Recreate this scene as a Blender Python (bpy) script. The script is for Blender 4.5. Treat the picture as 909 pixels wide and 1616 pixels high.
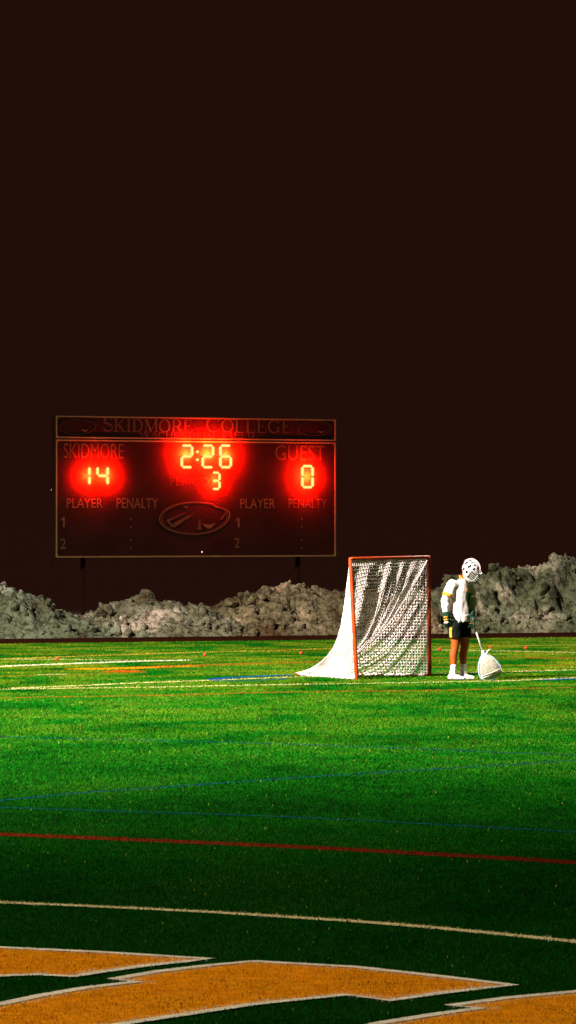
import bpy, bmesh, math, random
import numpy as np
from mathutils import Vector, Matrix, noise
from mathutils.bvhtree import BVHTree

random.seed(7)
RNG = np.random.default_rng(11)
R = math.radians
for o in list(bpy.data.objects):
    bpy.data.objects.remove(o)
SC = bpy.context.scene
COL = SC.collection

# ------------------------------------------------------------------ camera
W, H = 909.0, 1616.0          # photograph size
F = 6240.0                    # focal length in photograph pixels
HOR = 825.0                   # horizon row
CAM = 2.34                    # camera height above the turf
cam_d = bpy.data.cameras.new('camera')
cam = bpy.data.objects.new('camera', cam_d)
COL.objects.link(cam)
cam.location = (0, 0, CAM)
cam.rotation_euler = (R(90), 0, 0)
cam_d.sensor_fit = 'VERTICAL'
cam_d.sensor_height = 36.0
cam_d.lens = 36.0 * F / H
cam_d.shift_y = (HOR - H / 2) / H
cam_d.clip_start = 0.5
cam_d.clip_end = 6000
SC.camera = cam
SC.render.resolution_x, SC.render.resolution_y = 576, 1024

# ------------------------------------------------------------------ night sky, moonlight, exposure
world = bpy.data.worlds.new('World')
SC.world = world
world.use_nodes = True
nt = world.node_tree
nt.nodes.clear()
wo = nt.nodes.new('ShaderNodeOutputWorld')
bg = nt.nodes.new('ShaderNodeBackground')
sky = nt.nodes.new('ShaderNodeTexSky')
sky.sky_type = 'NISHITA'
sky.sun_disc = False
sky.sun_elevation = R(-8)
sky.sun_rotation = R(-128)
mixw = nt.nodes.new('ShaderNodeMix')
mixw.data_type = 'RGBA'
mixw.blend_type = 'ADD'
mixw.inputs[0].default_value = 0.02
mixw.inputs[6].default_value = (0.175, 0.047, 0.028, 1)
nt.links.new(sky.outputs[0], mixw.inputs[7])
nt.links.new(mixw.outputs[2], bg.inputs[0])
bg.inputs[1].default_value = 0.09
nt.links.new(bg.outputs[0], wo.inputs[0])
sun_d = bpy.data.lights.new('moon', 'SUN')
sun_d.energy = 0.004
sun_d.angle = R(0.5)
sun_d.color = (1.0, 0.9, 0.8)
sun = bpy.data.objects.new('moon', sun_d)
COL.objects.link(sun)
sun.rotation_euler = (R(55), 0, R(-52))
KEY_POWER = 800000.0
NEAR_FILL_POWER = 44000.0
RIM_POWER = 70000.0
SC.view_settings.view_transform = 'Standard'
SC.view_settings.look = 'None'
SC.view_settings.gamma = 1
SC.view_settings.exposure = 0
SC.view_settings.use_curve_mapping = False
SC.render.engine = 'CYCLES'

# ------------------------------------------------------------------ helpers
def ground(px, py, z=0.0):
    d = F * (CAM - z) / (py - HOR)
    return Vector(((px - W / 2) / F * d, d, z))

def at_depth(px, py, d):
    return Vector(((px - W / 2) / F * d, d, CAM - (py - HOR) / F * d))

def mat(name, col, rough=0.7, spec=0.3, metal=0.0, var=0.0, scale=8.0, bump=0.0, bscale=40.0, col2=None, emit=None, estr=1.0, detail=5.0):
    m = bpy.data.materials.new(name)
    m.use_nodes = True
    t = m.node_tree
    b = t.nodes['Principled BSDF']
    b.inputs['Base Color'].default_value = (*col, 1)
    b.inputs['Roughness'].default_value = rough
    b.inputs['Specular IOR Level'].default_value = spec
    b.inputs['Metallic'].default_value = metal
    tc = t.nodes.new('ShaderNodeTexCoord')
    if var or col2:
        n = t.nodes.new('ShaderNodeTexNoise')
        n.inputs['Scale'].default_value = scale
        n.inputs['Detail'].default_value = detail
        t.links.new(tc.outputs['Object'], n.inputs['Vector'])
        r = t.nodes.new('ShaderNodeValToRGB')
        c2 = col2 if col2 else tuple(max(0, c * (1 - var)) for c in col)
        r.color_ramp.elements[0].position = 0.36
        r.color_ramp.elements[1].position = 0.64
        r.color_ramp.elements[0].color = (*c2, 1)
        r.color_ramp.elements[1].color = (*col, 1)
        t.links.new(n.outputs[0], r.inputs[0])
        t.links.new(r.outputs[0], b.inputs['Base Color'])
    if bump:
        n2 = t.nodes.new('ShaderNodeTexNoise')
        n2.inputs['Scale'].default_value = bscale
        n2.inputs['Detail'].default_value = 6
        t.links.new(tc.outputs['Object'], n2.inputs['Vector'])
        bm_ = t.nodes.new('ShaderNodeBump')
        bm_.inputs['Strength'].default_value = bump
        bm_.inputs['Distance'].default_value = 0.02
        t.links.new(n2.outputs[0], bm_.inputs['Height'])
        t.links.new(bm_.outputs[0], b.inputs['Normal'])
    if emit:
        b.inputs['Emission Color'].default_value = (*emit, 1)
        b.inputs['Emission Strength'].default_value = estr
    return m

def tag(o, label=None, cat=None, group=None, kind=None):
    if label: o['label'] = label
    if cat: o['category'] = cat
    if group: o['group'] = group
    if kind: o['kind'] = kind
    return o

def link(name, me, parent=None, m=None, loc=None):
    o = bpy.data.objects.new(name, me)
    COL.objects.link(o)
    if parent is not None:
        o.parent = parent
    if loc is not None:
        o.location = loc
    if m is not None and me is not None:
        for x in (m if isinstance(m, (list, tuple)) else [m]):
            me.materials.append(x)
    return o

def empty(name, loc=(0, 0, 0), rz=0.0):
    o = bpy.data.objects.new(name, None)
    COL.objects.link(o)
    o.location = loc
    o.rotation_euler = (0, 0, rz)
    o.empty_display_size = 0.2
    return o

def bm_mesh(name, bm, smooth=False):
    me = bpy.data.meshes.new(name)
    bmesh.ops.recalc_face_normals(bm, faces=bm.faces[:])
    bm.to_mesh(me)
    bm.free()
    if smooth:
        me.polygons.foreach_set('use_smooth', [True] * len(me.polygons))
    return me

def frames(pts):
    n = len(pts)
    tang = []
    for i in range(n):
        a = pts[max(i - 1, 0)]
        b = pts[min(i + 1, n - 1)]
        t = (b - a)
        tang.append(t.normalized() if t.length > 1e-9 else Vector((0, 0, 1)))
    up = Vector((0, 0, 1)) if abs(tang[0].z) < 0.9 else Vector((1, 0, 0))
    u = (up - tang[0] * up.dot(tang[0])).normalized()
    out = []
    for t in tang:
        u = (u - t * u.dot(t))
        u = u.normalized() if u.length > 1e-6 else t.orthogonal().normalized()
        out.append((t, u, t.cross(u)))
    return out

def tube(bm, pts, rad, n=12, caps=True, closed=False, round_end=False):
    pts = [Vector(p) for p in pts]
    if not isinstance(rad, (list, tuple)):
        rad = [rad] * len(pts)
    rad = list(rad)
    if round_end:
        t0 = (pts[0] - pts[1]).normalized()
        t1 = (pts[-1] - pts[-2]).normalized()
        r0, r1 = rad[0], rad[-1]
        a0 = [(pts[0] + t0 * r0 * math.sin(k), r0 * math.cos(k)) for k in (1.35, 0.95, 0.5)]
        a1 = [(pts[-1] + t1 * r1 * math.sin(k), r1 * math.cos(k)) for k in (0.5, 0.95, 1.35)]
        pts = [p for p, _ in a0] + pts + [p for p, _ in a1]
        rad = [r for _, r in a0] + rad + [r for _, r in a1]
    fr = frames(pts)
    rings = []
    for p, r, (t, u, v) in zip(pts, rad, fr):
        rx, ry = r if isinstance(r, (list, tuple)) else (r, r)
        rings.append([bm.verts.new(p + u * (math.cos(2 * math.pi * k / n) * rx) + v * (math.sin(2 * math.pi * k / n) * ry)) for k in range(n)])
    m = len(rings)
    for i in range(m if closed else m - 1):
        a, b = rings[i], rings[(i + 1) % m]
        for k in range(n):
            bm.faces.new((a[k], a[(k + 1) % n], b[(k + 1) % n], b[k]))
    if caps and not closed:
        bm.faces.new(rings[0][::-1])
        bm.faces.new(rings[-1])
    return rings

def loft(bm, rings, n=24, caps=True):
    """rings: (centre, axis_a, axis_b) -> elliptical sections"""
    rr = []
    for c, a, b in rings:
        c, a, b = Vector(c), Vector(a), Vector(b)
        rr.append([bm.verts.new(c + a * math.cos(2 * math.pi * k / n) + b * math.sin(2 * math.pi * k / n)) for k in range(n)])
    for i in range(len(rr) - 1):
        for k in range(n):
            bm.faces.new((rr[i][k], rr[i][(k + 1) % n], rr[i + 1][(k + 1) % n], rr[i + 1][k]))
    if caps:
        bm.faces.new(rr[0][::-1])
        bm.faces.new(rr[-1])
    return rr

def box(bm, c, ax, ay, az):
    """centre and three half-axis vectors"""
    c, ax, ay, az = Vector(c), Vector(ax), Vector(ay), Vector(az)
    v = [bm.verts.new(c + ax * i + ay * j + az * k) for i in (-1, 1) for j in (-1, 1) for k in (-1, 1)]
    for f in ((0, 1, 3, 2), (4, 6, 7, 5), (0, 4, 5, 1), (2, 3, 7, 6), (0, 2, 6, 4), (1, 5, 7, 3)):
        bm.faces.new([v[i] for i in f])
    return v

def baked(name, bm, voxel=None, smooth_it=0, disp=None, subsurf=0, solid=0.0):
    """apply modifiers (voxel union, smoothing, wrinkles) and return a plain mesh"""
    me = bm_mesh(name + '_raw', bm)
    o = bpy.data.objects.new('tmp', me)
    COL.objects.link(o)
    if voxel:
        md = o.modifiers.new('r', 'REMESH')
        md.mode = 'VOXEL'
        md.voxel_size = voxel
        md.use_smooth_shade = True
    if smooth_it:
        md = o.modifiers.new('s', 'SMOOTH')
        md.factor = 0.5
        md.iterations = smooth_it
    if subsurf:
        md = o.modifiers.new('ss', 'SUBSURF')
        md.levels = subsurf
        md.render_levels = subsurf
    if solid:
        md = o.modifiers.new('so', 'SOLIDIFY')
        md.thickness = solid
        md.offset = 0
    dg = bpy.context.evaluated_depsgraph_get()
    dg.update()
    out = bpy.data.meshes.new_from_object(o.evaluated_get(dg))
    bpy.data.objects.remove(o)
    bpy.data.meshes.remove(me)
    out.name = name
    if disp:
        amp, sc, stretch = disp
        vs = np.empty(len(out.vertices) * 3)
        out.vertices.foreach_get('co', vs)
        ns = np.empty(len(out.vertices) * 3)
        out.vertices.foreach_get('normal', ns)
        vs = vs.reshape(-1, 3)
        ns = ns.reshape(-1, 3)
        for i in range(len(vs)):
            p = vs[i]
            q = Vector((p[0] * stretch[0], p[1] * stretch[1], p[2] * stretch[2])) * sc
            d = 1 - abs(noise.noise(q)) * 2.2 + 0.4 * noise.noise(q * 2.3)
            vs[i] += ns[i] * amp * (d - 0.5)
        out.vertices.foreach_set('co', vs.ravel())
    out.polygons.foreach_set('use_smooth', [True] * len(out.polygons))
    out.update()
    return out

def text_mesh(body, spacing=1.0):
    cu = bpy.data.curves.new('t', 'FONT')
    cu.body = body
    cu.size = 1.0
    cu.space_character = spacing
    cu.resolution_u = 3
    o = bpy.data.objects.new('t', cu)
    COL.objects.link(o)
    dg = bpy.context.evaluated_depsgraph_get()
    dg.update()
    me = bpy.data.meshes.new_from_object(o.evaluated_get(dg))
    bpy.data.objects.remove(o)
    v = np.array([list(p.co) for p in me.vertices])
    faces = [tuple(p.vertices) for p in me.polygons]
    bpy.data.meshes.remove(me)
    lo, hi = v[:, :2].min(0), v[:, :2].max(0)
    return (v[:, :2] - lo) / (hi - lo), faces

# value noise on numpy arrays
_perm = RNG.random((256, 256))
def vnoise(x, y):
    xi, yi = np.floor(x).astype(int), np.floor(y).astype(int)
    fx, fy = x - xi, y - yi
    fx, fy = fx * fx * (3 - 2 * fx), fy * fy * (3 - 2 * fy)
    g = lambda a, b: _perm[a % 256, b % 256]
    return (g(xi, yi) * (1 - fx) + g(xi + 1, yi) * fx) * (1 - fy) + (g(xi, yi + 1) * (1 - fx) + g(xi + 1, yi + 1) * fx) * fy

# ------------------------------------------------------------------ colours
WHITE = (0.86, 0.74, 0.54)
CREAM = (0.75, 0.62, 0.30)
AMBER = (0.72, 0.42, 0.06)
RED = (0.13, 0.010, 0.004)
RUST = (0.36, 0.10, 0.012)
ORANGE = (0.84, 0.29, 0.006)
HOTRED = (0.75, 0.06, 0.008)
BLUE = (0.012, 0.07, 0.22)
NAVY = (0.005, 0.05, 0.075)

# ------------------------------------------------------------------ ground, track, turf
def sheet(name, pts, m, kind='structure', z=None):
    bm = bmesh.new()
    vs = [bm.verts.new((p[0], p[1], p[2] if z is None else z)) for p in pts]
    f = bm.faces.new(vs)
    if f.normal.z < 0:
        f.normal_flip()
    bmesh.ops.triangulate(bm, faces=[f])
    me = bpy.data.meshes.new(name)
    bm.normal_update()
    for f in bm.faces:
        if f.normal.z < 0:
            f.normal_flip()
    bm.to_mesh(me)
    bm.free()
    o = link(name, me, None, m)
    if kind:
        o['kind'] = kind
    return o

m_snowfield = mat('snowfield', (0.93, 0.92, 0.90), 0.95, 0.05, var=0.02, scale=0.2)
g = sheet('ground', [(-2500, -300, -0.012), (2500, -300, -0.012), (2500, 5000, -0.012), (-2500, 5000, -0.012)], m_snowfield)
tag(g, 'flat snow covered ground stretching away into the dark beyond the field', kind='structure')

ED0, ED1 = ground(0, 1016.5), ground(909, 1006)       # far edge of the turf
SN0, SN1 = ground(0, 1008), ground(909, 997.5)         # foot of the snow piles
def along(a, b, x):
    t = (x - a.x) / (b.x - a.x)
    return a + (b - a) * t
m_track = mat('track', (0.030, 0.0085, 0.0045), 1.0, 0.0, var=0.3, scale=3.0, bump=0.2, bscale=60)
p = [along(ED0, ED1, -70), along(ED0, ED1, 70), along(SN0, SN1, 70) + Vector((0, 9, 0)), along(SN0, SN1, -70) + Vector((0, 9, 0))]
tag(sheet('running_track', p, m_track, z=-0.004), 'dark rubber running track between the turf and the snow piles', kind='structure')

m_turf = mat('turf_base', (0.004, 0.040, 0.003), 1.0, 0.0, col2=(0.003, 0.025, 0.002), scale=14.0, bump=0.5, bscale=90)  # base colour darkened to stand for shade among the fibres
p = [(-70, -40, 0), (70, -40, 0), along(ED0, ED1, 70), along(ED0, ED1, -70)]
tag(sheet('turf', p, m_turf, z=0.0), 'green artificial turf playing field crossed by painted lines', kind='structure')
# low kerb along the far edge of the turf
bm = bmesh.new()
a, b = along(ED0, ED1, -70), along(ED0, ED1, 70)
d = (b - a).normalized()
nrm = Vector((-d.y, d.x, 0))
box(bm, (a + b) / 2 + nrm * 0.09 + Vector((0, 0, 0.008)), (b - a) / 2, nrm * 0.08, (0, 0, 0.016))
tag(link('kerb', bm_mesh('kerb', bm), None, m_track), 'low dark kerb edging the far end of the turf', kind='structure')

PAINT = []     # (polyline, half width, colour, wear, z range) for blades
def paint_mat(name, c):
    return mat('paint_' + name, c, 1.0, 0.0, var=0.25, scale=9.0)
PM = {k: paint_mat(k, v) for k, v in dict(white=WHITE, cream=CREAM, amber=AMBER, red=RED, rust=RUST, orange=ORANGE, hotred=HOTRED, blue=BLUE, navy=NAVY).items()}
PC = dict(white=WHITE, cream=CREAM, amber=AMBER, red=RED, rust=RUST, orange=ORANGE, hotred=HOTRED, blue=BLUE, navy=NAVY)

def strip_mesh(pts, hw, closed=False):
    bm = bmesh.new()
    L, Rr = [], []
    n = len(pts)
    for i in range(n):
        a = pts[(i - 1) % n] if closed or i > 0 else pts[i]
        b = pts[(i + 1) % n] if closed or i < n - 1 else pts[i]
        d0 = (b - a).normalized()
        nn = Vector((-d0.y, d0.x, 0))
        L.append(bm.verts.new(pts[i] + nn * hw))
        Rr.append(bm.verts.new(pts[i] - nn * hw))
    for i in range(n if closed else n - 1):
        j = (i + 1) % n
        bm.faces.new((L[i], L[j], Rr[j], Rr[i]))
    bm.normal_update()
    for f in bm.faces:
        if f.normal.z < 0:
            f.normal_flip()
    return bm

LZ = [0.004]
def field_line(px, colour, width, label, wear=0.1, lift=0.0):
    pts = [ground(x, y) for x, y in px]
    if px[0][0] < 0:            # lines that leave the picture run on across the field
        pts.insert(0, pts[0] + (pts[0] - pts[1]).normalized() * 6)
    if px[-1][0] > 909:
        pts.append(pts[-1] + (pts[-1] - pts[-2]).normalized() * 6)
    dense = []
    for i in range(len(pts) - 1):          # smooth subdivision of the traced line
        p0, p1, p2, p3 = pts[max(i - 1, 0)], pts[i], pts[i + 1], pts[min(i + 2, len(pts) - 1)]
        for k in range(4):
            t = k / 4
            dense.append(0.5 * ((2 * p1) + (p2 - p0) * t + (2 * p0 - 5 * p1 + 4 * p2 - p3) * t * t + (3 * p1 - p0 - 3 * p2 + p3) * t ** 3))
    dense.append(pts[-1])
    z = LZ[0] + lift
    LZ[0] += 0.0003
    o = link('field_line', bm_mesh('field_line', strip_mesh([Vector((q.x, q.y, z)) for q in dense], width / 2)), None, PM[colour])
    tag(o, label, kind='structure')
    PAINT.append((np.array([[q.x, q.y] for q in dense]), width / 2, PC[colour], wear))

field_line([(-260, 1417), (0, 1425), (270, 1437), (455, 1448), (640, 1461), (909, 1487), (1150, 1516)], 'cream', 0.11, 'cream painted line curving across the turf above the orange lettering')
field_line([(-260, 1307), (0, 1317.5), (230, 1327), (500, 1339), (909, 1362), (1150, 1378)], 'red', 0.25, 'dark red painted line crossing the near half of the turf', 0.2)
field_line([(-200, 1268), (0, 1275), (250, 1283), (500, 1292), (909, 1314), (1100, 1325)], 'navy', 0.07, 'thin blue line just beyond the red line', 0.25)
field_line([(-200, 1280), (0, 1264), (130, 1252), (260, 1243), (500, 1226), (600, 1220), (760, 1210), (909, 1201), (1100, 1190)], 'navy', 0.08, 'thin blue line slanting across the middle of the turf', 0.2)
field_line([(-200, 1158), (0, 1164), (200, 1168), (300, 1171), (480, 1176), (620, 1181), (760, 1187), (909, 1192), (1100, 1199)], 'navy', 0.09, 'thin blue line running straight between goal and slanting blue line', 0.2)
field_line([(-150, 1109), (0, 1102), (230, 1098.5), (460, 1093), (700, 1090), (909, 1085.5), (1050, 1083)], 'rust', 0.16, 'worn rust red line in front of the goal', 0.35)
field_line([(-150, 1091), (0, 1088.5), (100, 1087), (230, 1085.5), (345, 1083), (460, 1081), (560, 1079.5), (700, 1077), (800, 1075), (909, 1070.5), (1050, 1066)], 'cream', 0.12, 'cream line running under the player\'s feet in front of the goal')
field_line([(20, 1087), (120, 1083), (230, 1078), (340, 1074), (455, 1069.5), (560, 1066.5), (680, 1064), (909, 1058), (1050, 1054)], 'cream', 0.12, 'cream goal line passing behind the player\'s legs')
field_line([(-100, 1057), (0, 1052.5), (115, 1048), (230, 1044), (292, 1042.8)], 'white', 0.30, 'short wide white line ending in front of the snow piles')
field_line([(-100, 1040.2), (0, 1041), (100, 1041.5), (230, 1043)], 'cream', 0.16, 'pale line meeting the short white line at a sharp angle')
field_line([(-150, 1046), (0, 1041), (90, 1037.5), (230, 1033), (345, 1029.5), (460, 1026.5), (525, 1024.5), (680, 1021.5), (760, 1020.5), (909, 1018.5), (1050, 1016)], 'amber', 0.16, 'amber end line marked nearest the snow piles', 0.12)
field_line([(560, 1024.5), (680, 1026.5), (760, 1027.5), (909, 1030.5), (1050, 1033)], 'cream', 0.17, 'cream line crossing behind the crosse')
field_line([(125, 1056.5), (170, 1056.2), (230, 1054.2), (300, 1051.5)], 'orange', 0.5, 'broad orange mark on the far turf', 0.45)
field_line([(230, 1053.5), (345, 1049.5), (460, 1046.5), (560, 1043), (680, 1039.5), (800, 1038), (909, 1039.5), (1050, 1040)], 'rust', 0.42, 'faded orange band running behind the goal', 0.55)
field_line([(190, 1060.5), (204, 1060.3)], 'hotred', 0.5, 'small bright red dash at the end of the orange mark', 0.05)
field_line([(-80, 1069), (0, 1067.5), (115, 1065.5), (230, 1062)], 'rust', 0.12, 'thin faded brown line on the far turf', 0.5)
field_line([(60, 1065.6), (105, 1064.8)], 'cream', 0.1, 'short cream dash on the brown line')
field_line([(680, 1053.5), (760, 1052.5), (909, 1050.5), (1050, 1049)], 'rust', 0.2, 'faded brown line behind the player', 0.6)
field_line([(336, 1073.5), (352, 1071.3), (400, 1068.5), (452, 1066.5)], 'blue', 0.26, 'blue crease mark beyond the goal line', 0.05)
field_line([(338, 1074.6), (362, 1075.8), (410, 1074.5), (452, 1072)], 'blue', 0.10, 'blue crease mark on the near side of the goal line', 0.3)
field_line([(860, 1074), (890, 1072.8), (925, 1071.2), (980, 1068)], 'blue', 0.26, 'blue crease mark past the crosse', 0.1)

# orange lettering in the near turf
LETTERS = [
    [(-160, 1490), (0, 1497), (150, 1504), (240, 1509.5), (329, 1515), (290, 1519.5), (230, 1526), (165, 1535), (115, 1543), (60, 1540), (0, 1542), (-160, 1552)],
    [(180, 1547), (250, 1535), (330, 1525.5), (400, 1519), (560, 1528), (700, 1543.5), (808, 1556.5), (700, 1569), (615, 1581), (545, 1572), (400, 1587), (200, 1617), (60, 1645), (-160, 1680), (-160, 1612), (0, 1587), (60, 1574), (135, 1561), (215, 1551.5)],
    [(712, 1589), (800, 1577), (909, 1567), (1040, 1556), (1200, 1566), (1340, 1582), (1560, 1605), (1340, 1622), (1250, 1640), (1100, 1690), (560, 1690), (480, 1645), (600, 1617), (700, 1601), (757, 1593.5)],
]
BORD = 0.105
LET = []
for i, L in enumerate(LETTERS):
    pts = [ground(x, y) for x, y in L]
    arr = np.array([[q.x, q.y] for q in pts])
    LET.append(arr)
    nm = ['first orange block letter shape with white outline on the turf, tip only', 'large orange block letter shape with white outline, pointed serif', 'orange block letter shape with white outline beside the pointed serif'][i]
    o = sheet('painted_letter', [Vector((q.x, q.y, 0.0045 + i * 0.0003)) for q in pts], PM['orange'])
    tag(o, nm, kind='structure')
    s = link('outline', bm_mesh('outline', strip_mesh([Vector((q.x, q.y, 0.0085 + i * 0.0003)) for q in pts], 0.04, True)), o, PM['white'])

def inside(poly, x, y):
    c = np.zeros(len(x), bool)
    n = len(poly)
    for i in range(n):
        x0, y0 = poly[i]
        x1, y1 = poly[(i + 1) % n]
        cond = ((y0 > y) != (y1 > y))
        with np.errstate(divide='ignore', invalid='ignore'):
            xx = (x1 - x0) * (y - y0) / (y1 - y0 + 1e-12) + x0
        c ^= cond & (x < xx)
    return c

def seg_dist(poly, x, y, closed=False):
    d = np.full(len(x), 1e9)
    n = len(poly)
    for i in range(n if closed else n - 1):
        a = poly[i]
        b = poly[(i + 1) % n]
        ab = b - a
        t = np.clip(((x - a[0]) * ab[0] + (y - a[1]) * ab[1]) / (ab @ ab + 1e-12), 0, 1)
        d = np.minimum(d, np.hypot(x - a[0] - t * ab[0], y - a[1] - t * ab[1]))
    return d

def build_blades(N=1300000):
    # density falls with distance, as blades cover fewer pixels
    zz = np.linspace(16.5, 82, 4000)
    w = zz * zz ** -1.35
    cdf = np.cumsum(w)
    cdf /= cdf[-1]
    y = np.interp(RNG.random(N), cdf, zz)
    hw = y * (W / 2 / F) * 1.3 + 2.0
    x = (RNG.random(N) * 2 - 1) * hw
    edge = ED0.y + (x - ED0.x) * (ED1.y - ED0.y) / (ED1.x - ED0.x) - 0.03
    k = y < edge
    x, y = x[k], y[k]
    N = len(x)
    # colour of the fibre itself
    v1 = vnoise(x * 0.55 + 7, y * 0.40 + 3)
    v2 = vnoise(x * 1.9 + 31, y * 1.3 + 11)
    v3 = vnoise(x * 6.0, y * 4.0)
    r = RNG.random(N)
    base = np.array([0.007, 0.170, 0.006])
    pale = np.array([0.045, 0.215, 0.010])
    dark = np.array([0.004, 0.060, 0.004])
    straw = np.array([0.22, 0.23, 0.03])
    mixv = np.clip(0.55 * v1 + 0.3 * v2 + 0.35 * v3 - 0.12 + (r - 0.5) * 0.34, 0, 1)
    c = np.where(mixv[:, None] < 0.45, dark + (base - dark) * (mixv / 0.45)[:, None], base + (pale - base) * np.clip((mixv - 0.45) / 0.55, 0, 1)[:, None])
    near_dim = np.clip((40 - y) / 10, 0, 1)          # dimness of the near, steeply seen turf painted into the fibres
    c *= (1 - 0.58 * near_dim)[:, None]
    worn = np.clip((y - 52) / 12, 0, 1) * 0.5 + np.clip((y - 36) / 10, 0, 1) * 0.25      # more worn, straw coloured fibre round the goal
    st = RNG.random(N) < 0.004 + 0.26 * worn * np.clip(v1 + v2 - 0.55, 0, 1)
    c[st] = straw * (0.5 + RNG.random(st.sum()))[:, None]
    c += (np.array([0.18, 0.09, 0.0]) * (worn * np.clip(v2 * 1.3 - 0.25, 0, 1))[:, None])
    # paint
    jx, jy = x + RNG.normal(0, 0.012, N), y + RNG.normal(0, 0.018, N)
    tone = (0.75 + 0.4 * RNG.random(N))
    for pl, hwid, colr, wear in PAINT:
        lo, hi = pl.min(0) - hwid - 0.1, pl.max(0) + hwid + 0.1
        idx = np.nonzero((jx > lo[0]) & (jx < hi[0]) & (jy > lo[1]) & (jy < hi[1]))[0]
        if not len(idx):
            continue
        dd = seg_dist(pl, jx[idx], jy[idx])
        hit = idx[(dd < hwid) & (RNG.random(len(idx)) > wear * (0.4 + 1.2 * v3[idx]))]
        c[hit] = np.array(colr) * tone[hit][:, None]
    for arr in LET:
        lo, hi = arr.min(0) - 0.2, arr.max(0) + 0.2
        idx = np.nonzero((jx > lo[0]) & (jx < hi[0]) & (jy > lo[1]) & (jy < hi[1]))[0]
        ins = inside(arr, jx[idx], jy[idx])
        dd = seg_dist(arr, jx[idx], jy[idx], True)
        idx2 = idx[ins | (dd < 0.02)]
        d2 = dd[ins | (dd < 0.02)]
        wear = RNG.random(len(idx2)) > 0.06
        col = np.where((d2 < BORD)[:, None], np.array(WHITE), np.array(ORANGE) * (0.75 + 0.5 * v3[idx2] - 0.25 * v2[idx2])[:, None])
        col = col * tone[idx2][:, None]
        c[idx2[wear]] = col[wear]
    # geometry: one bent triangle pair per tuft
    scale = np.clip(y / 22.0, 1.0, 3.2)
    wd = 0.0030 * scale * (0.7 + 0.6 * RNG.random(N))
    ht = (0.012 + 0.011 * RNG.random(N)) * (0.85 + 0.25 * (scale - 1) / 2.2)
    an = RNG.random(N) * math.pi * 2
    la = RNG.random(N) * math.pi * 2
    ll = ht * (0.25 + 0.7 * RNG.random(N))
    v = np.empty((N, 3, 3), np.float32)
    v[:, 0, 0] = x - np.cos(an) * wd
    v[:, 0, 1] = y - np.sin(an) * wd
    v[:, 0, 2] = 0.0
    v[:, 1, 0] = x + np.cos(an) * wd
    v[:, 1, 1] = y + np.sin(an) * wd
    v[:, 1, 2] = 0.0
    v[:, 2, 0] = x + np.cos(la) * ll
    v[:, 2, 1] = y + np.sin(la) * ll
    v[:, 2, 2] = ht
    ontop = np.zeros(N, bool)
    me = bpy.data.meshes.new('turf_fibre')
    me.vertices.add(N * 3)
    me.vertices.foreach_set('co', v.ravel())
    me.loops.add(N * 3)
    me.loops.foreach_set('vertex_index', np.arange(N * 3, dtype=np.int32))
    me.polygons.add(N)
    me.polygons.foreach_set('loop_start', np.arange(0, N * 3, 3, dtype=np.int32))
    me.polygons.foreach_set('loop_total', np.full(N, 3, np.int32))
    at = me.attributes.new('fibre', 'FLOAT_COLOR', 'FACE')
    cc = np.ones((N, 4), np.float32)
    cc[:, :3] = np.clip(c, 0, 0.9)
    at.data.foreach_set('color', cc.ravel())
    me.update()
    m = bpy.data.materials.new('turf_fibre')
    m.use_nodes = True
    t = m.node_tree
    b = t.nodes['Principled BSDF']
    a = t.nodes.new('ShaderNodeAttribute')
    a.attribute_name = 'fibre'
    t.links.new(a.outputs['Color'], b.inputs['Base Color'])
    b.inputs['Roughness'].default_value = 0.75
    b.inputs['Specular IOR Level'].default_value = 0.0
    tr = t.nodes.new('ShaderNodeBsdfTranslucent')
    t.links.new(a.outputs['Color'], tr.inputs['Color'])
    mx = t.nodes.new('ShaderNodeMixShader')
    mx.inputs[0].default_value = 0.3
    t.links.new(b.outputs[0], mx.inputs[1])
    t.links.new(tr.outputs[0], mx.inputs[2])
    t.links.new(mx.outputs[0], t.nodes['Material Output'].inputs['Surface'])
    o = link('grass', me, None, m)
    tag(o, 'short artificial grass fibres, green with painted white, orange, red and blue fibres', 'grass', kind='stuff')

build_blades()

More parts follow.
